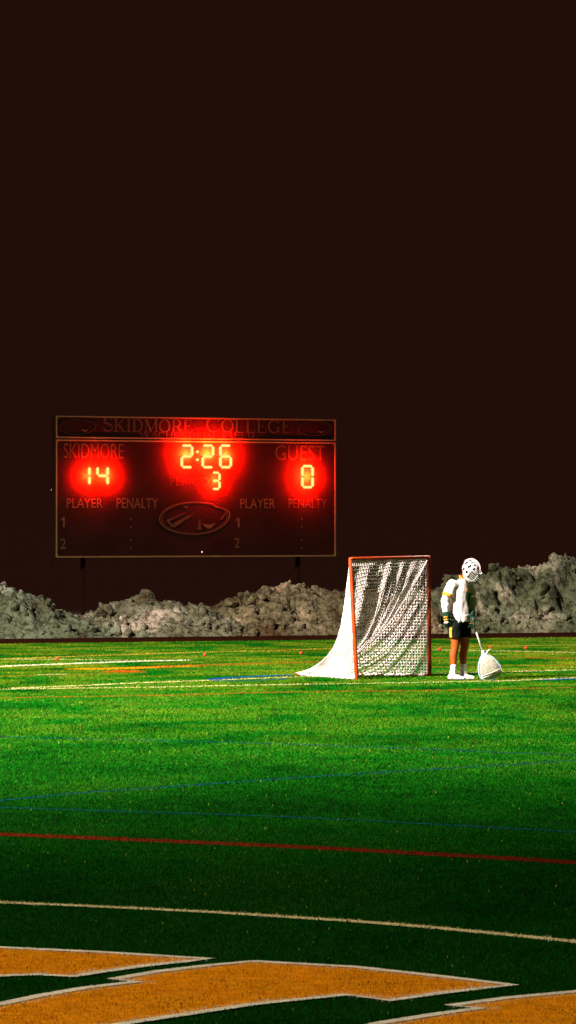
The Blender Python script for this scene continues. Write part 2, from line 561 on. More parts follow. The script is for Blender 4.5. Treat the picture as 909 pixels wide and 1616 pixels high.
# ------------------------------------------------------------------ floodlight masts (out of the picture, they light the field)
m_steel = mat('galvanised_steel', (0.35, 0.35, 0.36), 0.45, 0.5, metal=0.8, var=0.15, scale=4)
m_dark = mat('dark_steel', (0.03, 0.025, 0.022), 0.6, 0.3, var=0.2, scale=6)
m_lens = mat('flood_lens', (0.8, 0.8, 0.78), 0.2, 0.5, emit=(1.0, 0.95, 0.85), estr=3.0)
def floodlight_mast(loc, height, target, power, size, blend, label, color):
    loc = Vector(loc)
    t = tag(empty('floodlight_mast', loc), label, 'floodlight', 'floodlight masts round the field')
    bm = bmesh.new()
    tube(bm, [(0, 0, 0), (0, 0, height * 0.5), (0, 0, height + 1.0)], [0.28, 0.22, 0.14], 12)
    link('pole', bm_mesh('pole', bm, True), t, m_steel)
    bm = bmesh.new()
    tube(bm, [(0, 0, -0.05), (0, 0, 0.04)], [0.5, 0.5], 12)
    link('base_plate', bm_mesh('base_plate', bm), t, m_steel)
    head = Vector((0, 0, height))
    aim = (Vector(target) - loc - head).normalized()
    side = aim.cross(Vector((0, 0, 1))).normalized()
    up = side.cross(aim)
    for zo in (-0.55, 0.55):
        bm = bmesh.new()
        box(bm, head + Vector((0, 0, zo)), side * 1.7, up * 0.05, aim * 0.05)
        link('crossarm', bm_mesh('crossarm', bm), t, m_steel)
        for k in range(4):
            bm = bmesh.new()
            c = head + Vector((0, 0, zo)) + side * (-1.3 + k * 0.87) + aim * 0.3
            tube(bm, [c - aim * 0.2, c - aim * 0.1, c + aim * 0.12], [0.1, 0.24, 0.3], 16)
            h = link('lamp_head', bm_mesh('lamp_head', bm, True), t, m_dark)
            bm = bmesh.new()
            tube(bm, [c + aim * 0.124, c + aim * 0.14], [0.28, 0.27], 16)
            link('lens', bm_mesh('lens', bm), h, m_lens)
    ld = bpy.data.lights.new('floodlight', 'SPOT')
    ld.energy = power
    ld.spot_size = R(size)
    ld.spot_blend = blend
    ld.shadow_soft_size = 0.6
    ld.color = color
    lo = bpy.data.objects.new('floodlight', ld)
    COL.objects.link(lo)
    lo.parent = t
    lo.location = head + aim * 0.9
    lo.rotation_euler = aim.to_track_quat('-Z', 'Y').to_euler()

floodlight_mast((-35.1, 22.0, 0), 37.7, (-13.8, 47.6, 0), KEY_POWER, 62.0, 1.0, 'tall steel floodlight mast standing beside the field, lighting the goal', (1.0, 0.93, 0.80))
floodlight_mast((-27, 12, 0), 23, (1.0, 25.0, 0), NEAR_FILL_POWER, 62, 1.0, 'unseen floodlight mast added to brighten the orange turf lettering', (1.0, 0.93, 0.80))  # added fill mast that lifts the dim near turf
floodlight_mast((21, 116, 0), 24, (2.0, 60, 0.8), RIM_POWER, 40, 1.0, 'tall steel floodlight mast standing behind the far corner of the field', (1.0, 0.96, 0.86))

# ------------------------------------------------------------------ snow piles
def snow_material(tint=(1, 1, 1)):
    m = bpy.data.materials.new('dirty_snow')
    m.use_nodes = True
    t = m.node_tree
    b = t.nodes['Principled BSDF']
    b.inputs['Roughness'].default_value = 0.85
    b.inputs['Specular IOR Level'].default_value = 0.15
    geo = t.nodes.new('ShaderNodeNewGeometry')
    def nz(s, d):
        n = t.nodes.new('ShaderNodeTexNoise')
        n.inputs['Scale'].default_value = s
        n.inputs['Detail'].default_value = d
        t.links.new(geo.outputs['Position'], n.inputs['Vector'])
        return n
    n1 = nz(0.8, 5)
    r1 = t.nodes.new('ShaderNodeValToRGB')
    e = r1.color_ramp.elements
    e[0].position, e[0].color = 0.30, (0.10, 0.060, 0.030, 1)
    e[1].position, e[1].color = 0.70, (0.60, 0.50, 0.42, 1)
    x = e.new(0.42); x.color = (0.145, 0.145, 0.09, 1)
    x = e.new(0.56); x.color = (0.22, 0.22, 0.15, 1)
    t.links.new(n1.outputs[0], r1.inputs[0])
    n2 = nz(9.0, 8)
    r2 = t.nodes.new('ShaderNodeValToRGB')
    r2.color_ramp.elements[0].position, r2.color_ramp.elements[0].color = 0.38, (0.22, 0.19, 0.15, 1)
    r2.color_ramp.elements[1].position, r2.color_ramp.elements[1].color = 0.56, (1, 1, 1, 1)
    t.links.new(n2.outputs[0], r2.inputs[0])
    mx = t.nodes.new('ShaderNodeMix')
    mx.data_type = 'RGBA'
    mx.blend_type = 'MULTIPLY'
    mx.inputs[0].default_value = 0.85
    t.links.new(r1.outputs[0], mx.inputs[6])
    t.links.new(r2.outputs[0], mx.inputs[7])
    tn = t.nodes.new('ShaderNodeMix')
    tn.data_type = 'RGBA'
    tn.blend_type = 'MULTIPLY'
    tn.inputs[0].default_value = 1.0
    tn.inputs[7].default_value = (*tint, 1)
    t.links.new(mx.outputs[2], tn.inputs[6])
    t.links.new(tn.outputs[2], b.inputs['Base Color'])
    n3 = nz(22.0, 8)
    bp = t.nodes.new('ShaderNodeBump')
    bp.inputs['Strength'].default_value = 1.0
    bp.inputs['Distance'].default_value = 0.05
    t.links.new(n3.outputs[0], bp.inputs['Height'])
    t.links.new(bp.outputs[0], b.inputs['Normal'])
    return m


def chunk_mesh(seed):
    rr = random.Random(seed)
    bm = bmesh.new()
    bmesh.ops.create_icosphere(bm, subdivisions=2, radius=1.0)
    off = Vector((rr.random() * 50, rr.random() * 50, rr.random() * 50))
    cuts = [(Vector((rr.gauss(0, 1), rr.gauss(0, 1), rr.gauss(0, 1))).normalized(), 0.35 + 0.4 * rr.random()) for _ in range(9)]
    for v in bm.verts:
        for n_, d_ in cuts:
            s = v.co.dot(n_)
            if s > d_:
                v.co -= n_ * (s - d_) * 0.85
        v.co *= 1 + 0.45 * noise.noise(v.co * 1.7 + off) + 0.28 * noise.noise(v.co * 3.6 + off)
    return bm_mesh('snow_chunk', bm, True)

def snow_pile(profile, label, seed, furrow=0.0, rough=1.0, chunks=200, big=0.2, tint=(1, 1, 1)):
    """profile: crest outline in photograph pixels; the pile stands on the foot line behind the track"""
    rr = random.Random(seed)
    m_snow = snow_material(tint)
    CHUNKS = [chunk_mesh(100 + i) for i in range(9)]
    for c_ in CHUNKS:
        c_.materials.append(m_snow)
    DEP = 4.6
    xs = [q[0] for q in profile]
    ys = [q[1] for q in profile]
    nx = max(40, int((xs[-1] - xs[0]) * 0.0135 / 0.045))
    ny = 74
    dirv = (SN1 - SN0).normalized()
    back = Vector((-dirv.y, dirv.x, 0))
    def base(px):
        # point on the foot line seen in this pixel column
        k = (px - W / 2) / F
        # SN0 + s*dirv with x = k*y
        s = (k * SN0.y - SN0.x) / (dirv.x - k * dirv.y)
        return SN0 + dirv * s
    def crest_h(px):
        b_ = base(px) + back * (DEP * 0.42)
        y_ = np.interp(px, xs, ys)
        return CAM - (y_ + 6.5 - HOR) / F * b_.y
    width = xs[-1] - xs[0]
    hts = {}
    vs = []
    for i in range(nx + 1):
        px = xs[0] + width * i / nx
        b0 = base(px)
        # follow the sight line back, so that the crest keeps its column
        hh = crest_h(px)
        e = min(i, nx - i) / nx * width
        fade = min(1.0, 0.18 + e / 45.0)
        for j in range(ny + 1):
            v = j / ny
            q = b0 + back * (v * DEP)
            prof = (math.sin(min(1.0, v / 0.42) * math.pi / 2) ** 0.75) if v < 0.42 else max(0.0, math.cos((v - 0.42) / 0.58 * math.pi / 2)) ** 0.8
            P = Vector((q.x, q.y, 0))
            h = hh * fade * prof
            w = min(1.0, prof * 1.6)
            n1 = noise.noise(P * 0.9 + Vector((seed, 0, 0)))
            n2 = abs(noise.noise(P * 2.3 + Vector((0, seed, 0))))
            n3 = abs(noise.noise(P * 5.5 + Vector((0, seed, 3))))
            n4 = noise.noise(P * 13.0)
            rm = min(1.0, max(0.0, 0.5 + 1.6 * noise.noise(P * 0.55 + Vector((seed, 4, 1)))))     # smooth slumps between lumpy stretches
            amp = rough * w * (0.45 + 0.75 * rm)
            n5 = abs(noise.noise(P * 9.0 + Vector((2, seed, 8))))
            h += amp * (0.12 * n1 + 0.44 * (0.26 - n2) + 0.22 * (0.25 - n3) + 0.12 * (0.25 - n5) + 0.05 * n4)
            if furrow:
                u = (q - b0).length
                s_ = px * 0.0135 + 0.85 * (v * DEP) * -1.0
                fr = math.sin(s_ * 5.2 + 1.2 * n1)
                h += furrow * w * (0.17 * fr - 0.04) * (1 if 0.05 < v < 0.45 else 0.3)
            fx = P + dirv * (0.12 * rough * w * noise.noise(P * 3.1 + Vector((9, 9, seed)))) - back * (0.25 * rough * w * noise.noise(P * 2.1 + Vector((5, 2, seed))) )
            vs.append((fx.x, fx.y, max(-0.03, h) if 0 < j < ny else -0.03))
    fs = []
    for i in range(nx):
        for j in range(ny):
            a = i * (ny + 1) + j
            fs.append((a, a + ny + 1, a + ny + 2, a + 1))
    root = tag(empty('snow_pile', base((xs[0] + xs[-1]) / 2) + back * 2), label, 'snow pile', 'ploughed snow piles behind the track')
    me = bpy.data.meshes.new('snow_heap')
    o3 = root.location
    me.from_pydata([(a - o3.x, b_ - o3.y, c) for a, b_, c in vs], [], fs)
    me.update()
    me.polygons.foreach_set('use_smooth', [True] * len(me.polygons))
    link('snow_heap', me, root, m_snow)
    V = np.array(vs).reshape(nx + 1, ny + 1, 3)
    for k in range(chunks):
        i = rr.randint(2, nx - 2)
        u = rr.random()
        if u < 0.34:
            v = rr.gauss(0.40, 0.05)      # along the crest
        elif u < 0.62:
            v = abs(rr.gauss(0.0, 0.06)) + 0.02   # rolled down to the foot
        else:
            v = rr.uniform(0.04, 0.46)
        j = int(max(1, min(ny - 2, v * ny)))
        p_ = V[i, j]
        if rr.random() > 0.30 + 1.1 * max(0.0, 0.5 + 1.6 * noise.noise(Vector((p_[0], p_[1], 0)) * 0.55 + Vector((seed, 4, 1)))):
            continue
        s = (0.035 + 0.10 * rr.random() ** 2.4) * (1.0 if u > 0.34 else 1.05)
        if rr.random() < 0.12:
            s += big * rr.random() * 0.7
        c = link('snow_chunk', CHUNKS[rr.randrange(len(CHUNKS))], root)
        c.location = (p_[0] - o3.x, p_[1] - o3.y, max(p_[2], 0) + s * 0.15)
        c.scale = (s * rr.uniform(0.8, 1.35), s * rr.uniform(0.8, 1.25), s * rr.uniform(0.65, 1.05))
        c.rotation_euler = (rr.uniform(0, 6), rr.uniform(0, 6), rr.uniform(0, 6))

snow_pile([(-330, 962), (-230, 940), (-120, 948), (-50, 944), (0, 935), (15, 930), (28, 924), (40, 929), (60, 927), (75, 935), (90, 940), (110, 948), (130, 958), (150, 967), (170, 974), (200, 978), (235, 985)],
          'tall lumpy grey green snow pile furthest from the goal', 3.0, rough=1.05, chunks=360, tint=(0.86, 0.96, 0.90))
snow_pile([(170, 985), (185, 974), (205, 972), (220, 968), (235, 959), (248, 951), (262, 947), (285, 945), (300, 949), (315, 950), (330, 957), (345, 962), (360, 959), (372, 967), (390, 972), (420, 985)],
          'low snow pile of blocky chunks under the scoreboard emblem', 17.0, rough=1.1, chunks=320, big=0.26, tint=(1.12, 1.02, 0.98))
snow_pile([(365, 985), (385, 967), (400, 959), (415, 951), (440, 943), (460, 936), (480, 931), (500, 923), (520, 920), (532, 926), (550, 932), (600, 940), (650, 942), (690, 942), (720, 960)],
          'brownish snow pile rising behind the goal net', 29.0, rough=1.0, chunks=320, tint=(1.10, 0.86, 0.72))
snow_pile([(655, 965), (680, 942), (700, 936), (720, 931), (755, 928), (775, 922), (790, 912), (815, 908), (840, 903), (860, 909), (880, 901), (895, 896), (909, 893), (960, 886), (1030, 890), (1120, 905), (1220, 940)],
          'highest snow pile with scraped diagonal furrows behind the player', 41.0, furrow=1.2, rough=0.8, chunks=320, tint=(0.92, 0.95, 0.80))

# ------------------------------------------------------------------ scoreboard
ZL, ZR = 88.0, 91.3
BL = Vector(((88 - W / 2) / F * ZL, ZL, 0))
BR = Vector(((529.5 - W / 2) / F * ZR, ZR, 0))
BD = (BR - BL).normalized()
BN = Vector((BD.y, -BD.x, 0))           # faces the field
UP = Vector((0, 0, 1))
B0 = Vector((BL.x, BL.y, 0))
def bpt(px, py, d=0.0):
    """photograph pixel -> (s, z) on the board face"""
    ray = Vector(((px - W / 2) / F, 1.0, -(py - HOR) / F))
    o = Vector((0, 0, CAM))
    t = (B0 + BN * d - o).dot(BN) / ray.dot(BN)
    q = o + ray * t
    return (q - B0).dot(BD), q.z
def bw(s, z, d=0.0):
    return BD * s + UP * z + BN * d      # relative to the scoreboard root at B0

m_board = mat('board_paint', (0.027, 0.0088, 0.0052), 0.9, 0.05, var=0.25, scale=1.2)
m_trim = mat('board_trim', (0.25, 0.165, 0.058), 0.6, 0.3, var=0.2, scale=3)
m_letter = mat('board_lettering', (0.12, 0.066, 0.026), 0.7, 0.2, var=0.2, scale=5)
m_bloom_dim = mat('board_bloom_dim_lettering', (0.085, 0.042, 0.018), 0.8, 0.1, var=0.3, scale=5)  # lettering colour darkened where digit bloom would hide the words
m_bloom_ghost = mat('board_bloom_ghost_lettering', (0.055, 0.022, 0.011), 0.8, 0.1, var=0.3, scale=5)  # darkest lettering copy, a word lost in bloom put into its colour
m_faint = mat('board_faded_lettering', (0.085, 0.042, 0.02), 0.7, 0.2, var=0.3, scale=5)
m_led = mat('led_front', (0.02, 0.0, 0.0), 0.5, 0.2, emit=(1.0, 0.33, 0.09), estr=2.9)
m_bloom_back = mat('led_bloom_back', (0.02, 0.0, 0.0), 0.5, 0.2, emit=(1.0, 0.008, 0.001), estr=2600.0)  # added glow on the bar backs, imitates bloom round the digits
sb = tag(empty('scoreboard', B0), 'dark electronic scoreboard with glowing red digits standing behind the snow piles', 'scoreboard')

s0, zb = bpt(88, 880)
s1, _ = bpt(529.5, 878)
_, zt = bpt(88, 656)
_, zh = bpt(88, 691.5)
def bbox_part(name, sa, sb_, za, zb_, d0, d1, m, parent=sb):
    bm = bmesh.new()
    box(bm, bw((sa + sb_) / 2, (za + zb_) / 2, (d0 + d1) / 2), BD * (abs(sb_ - sa) / 2), UP * (abs(zb_ - za) / 2), BN * (abs(d1 - d0) / 2))
    return link(name, bm_mesh(name, bm), parent, m)
bbox_part('main_panel', s0, s1, zb, zh - 0.03, -0.24, 0.0, m_board)
bbox_part('header_panel', s0, s1, zh + 0.0, zt, -0.22, 0.002, m_board)
def round_rect(sa, sb_, za, zb_, r):
    out = []
    for (cx, cz, a0) in ((sb_ - r, zb_ - r, 0), (sa + r, zb_ - r, 90), (sa + r, za + r, 180), (sb_ - r, za + r, 270)):
        for k in range(5):
            a = R(a0 + 90 * k / 4)
            out.append((cx + r * math.cos(a), cz + r * math.sin(a)))
    return out
def trim(sa, sb_, za, zb_, w, name):
    bm = bmesh.new()
    outer = [(sa, za), (sb_, za), (sb_, zb_), (sa, zb_)]
    tot = round_rect(sa + w, sb_ - w, za + w, zb_ - w, 0.055)
    oo = round_rect(sa, sb_, za, zb_, 0.004)
    for d in (0.004, 0.022):
        A = [bm.verts.new(bw(s, z, d)) for s, z in oo]
        B = [bm.verts.new(bw(s, z, d)) for s, z in tot]
        n = len(A)
        for k in range(n):
            bm.faces.new((A[k], A[(k + 1) % n], B[(k + 1) % n], B[k]))
        if d == 0.004:
            A0, B0_ = A, B
    for k in range(n):
        bm.faces.new((A0[k], A0[(k + 1) % n], A[(k + 1) % n], A[k]))
        bm.faces.new((B0_[k], B0_[(k + 1) % n], B[(k + 1) % n], B[k]))
    return link(name, bm_mesh(name, bm), sb, m_trim)
trim(s0, s1, zb, zh - 0.03, 0.030, 'panel_trim')
trim(s0, s1, zh + 0.004, zt, 0.030, 'header_trim')
for px in (140, 480):
    s, _ = bpt(px, 880)
    bbox_part('support_post', s - 0.035, s + 0.035, -0.02, zt - 0.2, -0.37, -0.26, m_board)

def flat_part(name, polys, d, m, parent=sb, thick=0.006):
    """polygons in board (s, z) coordinates as thin raised paint"""
    bm = bmesh.new()
    for poly in polys:
        A = [bm.verts.new(bw(s, z, d)) for s, z in poly]
        f = bm.faces.new(A)
        ex = bmesh.ops.extrude_face_region(bm, geom=[f])
        for v in ex['geom']:
            if isinstance(v, bmesh.types.BMVert):
                v.co += BN * thick
    return link(name, bm_mesh(name, bm), parent, m)

def board_text(body, px0, py0, px1, py1, m, spacing=1.0, name='lettering'):
    uv, faces = text_mesh(body, spacing)
    s0_, z1_ = bpt(px0, py0)
    s1_, z0_ = bpt(px1, py1)
    bm = bmesh.new()
    vs = [bm.verts.new(bw(s0_ + u * (s1_ - s0_), z0_ + v * (z1_ - z0_), 0.006)) for u, v in uv]
    for f in faces:
        try:
            bm.faces.new([vs[i] for i in f])
        except ValueError:
            pass
    for f in bm.faces:
        f.normal_update()
        if f.normal.dot(BN) < 0:
            f.normal_flip()
    me = bpy.data.meshes.new(name)
    bm.to_mesh(me)
    bm.free()
    return link(name, me, sb, m)

def one(px0, py0, px1, py1):
    a, t_ = bpt(px0, py0)
    b, u_ = bpt(px1, py1)
    w_ = (b - a) * 0.42
    flat_part('lettering', [[(b - w_, u_), (b, u_), (b, t_), (b - w_ * 0.8, t_), (a, t_ - 0.055), (a, t_ - 0.085), (b - w_, t_ - 0.055)]], 0.003, m_letter, sb, 0.003)
board_text('SKIDMORE', 100, 699, 195, 724, m_bloom_dim)
board_text('GUEST', 434, 702, 513, 727, m_bloom_dim)
board_text('PERIOD', 268, 753, 330, 767, m_bloom_ghost)
board_text('PLAYER', 105, 786.5, 162, 801.5, m_letter)
board_text('PENALTY', 184, 786, 249, 802, m_letter)
board_text('PLAYER', 379, 787, 434, 802, m_letter)
board_text('PENALTY', 455, 787, 516, 802, m_bloom_dim)
one(95.5, 816, 102, 832)
board_text('2', 95, 850, 104, 866, m_letter)
one(371.5, 817, 378, 832)
board_text('2', 370, 849, 378, 864.5, m_letter)

# serif capitals drawn as strokes: (x0,y0,x1,y1,weight) in a unit box, thick 't' and thin 'n', 's' serif
T, N_ = 0.17, 0.07
def arcp(cx, cy, rx, ry, a0, a1, w0, w1, n=12):
    out = []
    for k in range(n + 1):
        t = k / n
        a = R(a0 + (a1 - a0) * t)
        w = w0 + (w1 - w0) * math.sin(math.pi * t)
        out.append((cx + rx * math.cos(a), cy + ry * math.sin(a), w))
    return out
def ser(x, y, w=0.2):
    return [(x - w, y, 0.05), (x + w, y, 0.05)]
GL = {
 'I': (0.5, [[(0.25, 0, T), (0.25, 1, T)], ser(0.25, 0.02), ser(0.25, 0.98)]),
 'K': (1.0, [[(0.2, 0, T), (0.2, 1, T)], ser(0.2, 0.02), ser(0.2, 0.98), [(0.25, 0.42, N_), (0.8, 1, N_)], [(0.4, 0.55, T), (0.86, 0, T)], ser(0.8, 0.98, 0.16), ser(0.86, 0.02, 0.16)]),
 'D': (0.98, [[(0.2, 0, T), (0.2, 1, T)], ser(0.16, 0.02, 0.14), ser(0.16, 0.98, 0.14), [(0.16, 0.03, N_), (0.45, 0.03, N_)], [(0.16, 0.97, N_), (0.45, 0.97, N_)], arcp(0.42, 0.5, 0.42, 0.47, -90, 90, N_, T)]),
 'M': (1.25, [[(0.2, 0, N_), (0.2, 1, N_)], [(0.2, 1, T), (0.62, 0.05, T)], [(0.62, 0.05, N_), (1.04, 1, N_)], [(1.04, 0, T), (1.04, 1, T)], ser(0.2, 0.02, 0.16), ser(1.04, 0.02), ser(0.16, 0.98, 0.12), ser(1.08, 0.98, 0.14)]),
 'O': (1.05, [arcp(0.52, 0.5, 0.42, 0.47, -90, 90, N_, T), arcp(0.52, 0.5, 0.42, 0.47, 90, 270, N_, T)]),
 'C': (0.98, [arcp(0.52, 0.5, 0.42, 0.47, 50, 310, N_, T, 18), [(0.82, 0.66, 0.05), (0.82, 0.96, 0.05)]]),
 'G': (1.05, [arcp(0.52, 0.5, 0.42, 0.47, 50, 310, N_, T, 18), [(0.82, 0.68, 0.05), (0.82, 0.96, 0.05)], [(0.82, 0.08, T), (0.82, 0.42, T)], ser(0.82, 0.43, 0.16)]),
 'R': (1.0, [[(0.2, 0, T), (0.2, 1, T)], ser(0.2, 0.02), ser(0.16, 0.98, 0.14), [(0.16, 0.97, N_), (0.5, 0.97, N_)], [(0.2, 0.48, N_), (0.5, 0.48, N_)], arcp(0.46, 0.725, 0.3, 0.25, -90, 90, N_, T), [(0.5, 0.48, T), (0.86, 0, T)], ser(0.88, 0.02, 0.1)]),
 'E': (0.88, [[(0.2, 0, T), (0.2, 1, T)], [(0.08, 0.03, N_), (0.74, 0.03, N_)], [(0.08, 0.97, N_), (0.7, 0.97, N_)], [(0.2, 0.52, N_), (0.52, 0.52, N_)], [(0.74, 0.02, 0.05), (0.78, 0.26, 0.05)], [(0.7, 0.98, 0.05), (0.72, 0.78, 0.05)], [(0.53, 0.42, 0.05), (0.53, 0.62, 0.05)]]),
 'L': (0.85, [[(0.2, 0, T), (0.2, 1, T)], ser(0.2, 0.98), [(0.05, 0.03, N_), (0.72, 0.03, N_)], [(0.72, 0.02, 0.05), (0.77, 0.3, 0.05)]]),
 'F': (0.82, [[(0.2, 0, T), (0.2, 1, T)], ser(0.2, 0.02), [(0.08, 0.97, N_), (0.7, 0.97, N_)], [(0.2, 0.52, N_), (0.52, 0.52, N_)], [(0.7, 0.98, 0.05), (0.72, 0.76, 0.05)]]),
 'S': (0.8, [arcp(0.42, 0.74, 0.25, 0.23, 30, 270, N_, T, 12), arcp(0.42, 0.26, 0.28, 0.23, 90, -150, T, N_, 12), [(0.66, 0.72, 0.05), (0.66, 0.97, 0.05)], [(0.13, 0.05, 0.05), (0.13, 0.32, 0.05)]]),
 'W': (1.3, [[(0.08, 1, T), (0.38, 0, T)], [(0.38, 0, N_), (0.64, 0.95, N_)], [(0.6, 1, T), (0.9, 0, T)], [(0.9, 0, N_), (1.2, 1, N_)], ser(0.1, 0.98, 0.14), ser(1.2, 0.98, 0.12)]),
 'A': (1.0, [[(0.12, 0, N_), (0.48, 1, N_)], [(0.46, 1, T), (0.86, 0, T)], [(0.26, 0.34, N_), (0.7, 0.34, N_)], ser(0.12, 0.02, 0.13), ser(0.86, 0.02, 0.15)]),
 'H': (1.1, [[(0.2, 0, T), (0.2, 1, T)], [(0.88, 0, T), (0.88, 1, T)], [(0.2, 0.52, N_), (0.88, 0.52, N_)], ser(0.2, 0.02), ser(0.2, 0.98), ser(0.88, 0.02), ser(0.88, 0.98)]),
 'N': (1.1, [[(0.2, 0, N_), (0.2, 1, N_)], [(0.18, 1, T), (0.88, 0, T)], [(0.88, 0, N_), (0.88, 1, N_)], ser(0.2, 0.02, 0.16), ser(0.88, 0.98, 0.16), ser(0.14, 0.98, 0.1)]),
 ' ': (0.55, []),
}
def serif_text(words, px0, px1, py_top, py_bot, m, big=1.0):
    """words: list of (char, size)"""
    tot = sum(GL[c][0] * k for c, k in words)
    sA, zA = bpt(px0, py_bot)
    sB, zB = bpt(px1, py_top)
    ws, hs = (sB - sA) / tot, zB - zA
    bm = bmesh.new()
    x = 0.0
    lay = 0
    for c, k in words:
        adv, strokes = GL[c]
        for st in strokes:
            lay += 1
            pts = [Vector((x + p_[0] * k, p_[1] * k)) for p_ in st]
            wd = [p_[2] * k * 0.5 for p_ in st]
            A, B = [], []
            for i in range(len(pts)):
                a = pts[max(i - 1, 0)]
                b = pts[min(i + 1, len(pts) - 1)]
                dd = Vector(((b.x - a.x) * ws, (b.y - a.y) * hs)).normalized()
                nn = Vector((-dd.y, dd.x)) * wd[i] * hs * 1.0
                q = Vector((sA + pts[i].x * ws, zA + pts[i].y * hs))
                dep = 0.006 + 0.0006 * (lay % 9)
                A.append(bm.verts.new(bw(q.x + nn.x, q.y + nn.y, dep)))
                B.append(bm.verts.new(bw(q.x - nn.x, q.y - nn.y, dep)))
            for i in range(len(pts) - 1):
                bm.faces.new((A[i], B[i], B[i + 1], A[i + 1]))
        x += adv * k
    for f in bm.faces:
        f.normal_update()
        if f.normal.dot(BN) < 0:
            f.normal_flip()
    me = bpy.data.meshes.new('lettering')
    bm.to_mesh(me)
    bm.free()
    return link('lettering', me, sb, m)
wl = lambda s: [(c, 1.0 if (i == 0 or s[i - 1] == ' ') else 0.84) for i, c in enumerate(s)]
serif_text(wl('SKIDMORE'), 161, 305, 658.5, 681, m_faint)
serif_text(wl('COLLEGE'), 324, 461, 659, 682, m_faint)
serif_text(wl('WACHENHEIM'), 219, 340, 681, 690, m_faint)
serif_text(wl('FIELD'), 350, 402, 681, 690.2, m_faint)

# penalty clock dots
for px, pys in ((206.5, (819, 832, 852.5, 865.5)), (476, (819, 831, 852, 865))):
    for py in pys:
        s, z = bpt(px, py)
        flat_part('clock_dot', [[(s + 0.02 * math.cos(a * math.pi / 4), z + 0.02 * math.sin(a * math.pi / 4)) for a in range(8)]], 0.004, m_letter)

# emblems
def emblem(cx, cy, a, b, m, detail=True):
    def P(u, v):
        return bpt(cx + u * a, cy - v * b)
    def ring(k, w):
        outp, inp = [], []
        n = 48
        for i in range(n):
            t = 2 * math.pi * i / n
            u, v = math.cos(t), math.sin(t)
            if u > 0.6 and v > 0.0:           # blunt muzzle on one side
                u = u + 0.02
                v = v * 0.82
            u, v = u, v + 0.18 * (u * u) * (1 if u > 0 else -0.25) - 0.03
            outp.append(P(u * k, v * k))
            inp.append(P(u * (k - w), v * (k - w * 1.6)))
        return [[outp[i], outp[(i + 1) % n], inp[(i + 1) % n], inp[i]] for i in range(n)]
    f = flat_part('emblem', ring(1.0, 0.028), 0.004, m)
    if detail:
        flat_part('emblem_ring', ring(0.93, 0.018), 0.005, m_faint, f)
        q = lambda pts: [P(*x) for x in pts]
        flat_part('emblem_mark', [q([(-0.70, -0.52), (-0.58, -0.60), (-0.03, 0.20), (-0.30, 0.02)])], 0.005, m_faint, f)
        flat_part('emblem_mark', [q([(-0.80, -0.16), (-0.76, -0.26), (-0.22, 0.32), (-0.36, 0.24)])], 0.006, m_faint, f)
        flat_part('emblem_mark', [q([(-0.80, -0.16), (-0.74, -0.16), (-0.58, -0.58), (-0.66, -0.54)])], 0.0065, m_faint, f)
        flat_part('emblem_mark', [q([(-0.34, 0.66), (-0.18, 0.74), (-0.21, 0.56)])], 0.005, m_faint, f)
        flat_part('emblem_mark', [q([(0.07, -0.72), (0.19, -0.72), (0.15, -0.02)])], 0.005, m_faint, f)
        flat_part('emblem_mark', [q([(0.72, -0.1), (0.76, -0.14), (0.88, 0.25), (0.94, 0.42), (0.86, 0.30)])], 0.005, m_faint, f)
    top, bot = [], []
    for i in range(9):
        t = i / 8
        u = 0.22 + 0.36 * t
        top.append(P(u, -0.33 - 0.10 * math.sin(math.pi * t)))
        bot.append(P(u, -0.33 - 0.36 * math.sin(math.pi * t) ** 0.8 - 0.01 + 0.06 * t))
    flat_part('emblem_mark', [top + bot[::-1][1:-1]], 0.0055, m_letter, f)
emblem(307, 817, 56, 26, m_letter)
emblem(122.5, 673.5, 29, 12, m_faint, False)
emblem(496.5, 675.5, 26, 12, m_faint, False)

# LED digits: bars stood off the board so added back glow imitates bloom
SEG = {'0': 'abcdef', '1': 'bc', '2': 'abged', '3': 'abgcd', '4': 'fgbc', '6': 'afgedc'}
STAND = 0.15
def led_bar(parent, p0, p1, w):
    """hexagonal bar between two board points"""
    a, b = Vector(p0), Vector(p1)
    d = (b - a).normalized()
    n = Vector((-d.y, d.x))
    hw = w / 2
    prof = [a, a + d * hw + n * hw, b - d * hw + n * hw, b, b - d * hw - n * hw, a + d * hw - n * hw]
    bm = bmesh.new()
    back = [bm.verts.new(bw(q.x, q.y, STAND)) for q in prof]
    front = [bm.verts.new(bw(q.x, q.y, STAND + 0.03)) for q in prof]
    ff = bm.faces.new(front)
    fb = bm.faces.new(back[::-1])
    fb.material_index = 1
    for k in range(6):
        f = bm.faces.new((back[k], back[(k + 1) % 6], front[(k + 1) % 6], front[k]))
        f.material_index = 0
    return link('segment', bm_mesh('segment', bm), parent, [m_led, m_bloom_back])
def digit(ch, px0, py0, px1, py1, wpx=4.3):
    sA, zT = bpt(px0, py0, STAND + 0.03)
    sB, zB = bpt(px1, py1, STAND + 0.03)
    w = wpx * 0.0142
    sA, sB, zT, zB = sA + w / 2, sB - w / 2, zT - w / 2, zB + w / 2
    zm = (zT + zB) / 2
    e = 0.012
    ends = dict(a=((sA + e, zT), (sB - e, zT)), b=((sB, zT - e), (sB, zm + e)), c=((sB, zm - e), (sB, zB + e)), d=((sA + e, zB), (sB - e, zB)),
                e=((sA, zm - e), (sA, zB + e)), f=((sA, zT - e), (sA, zm + e)), g=((sA + e, zm), (sB - e, zm)))
    bm = bmesh.new()                # pins that carry the bars
    for k in SEG[ch]:
        p0, p1 = Vector(ends[k][0]), Vector(ends[k][1])
        for t in (0.25, 0.75):
            q = p0.lerp(p1, t)
            tube(bm, [bw(q.x, q.y, 0.0), bw(q.x, q.y, STAND)], 0.006, 6)
    root = link('digit', bm_mesh('digit', bm), sb, m_dark)
    for k in SEG[ch]:
        led_bar(root, *ends[k], w)
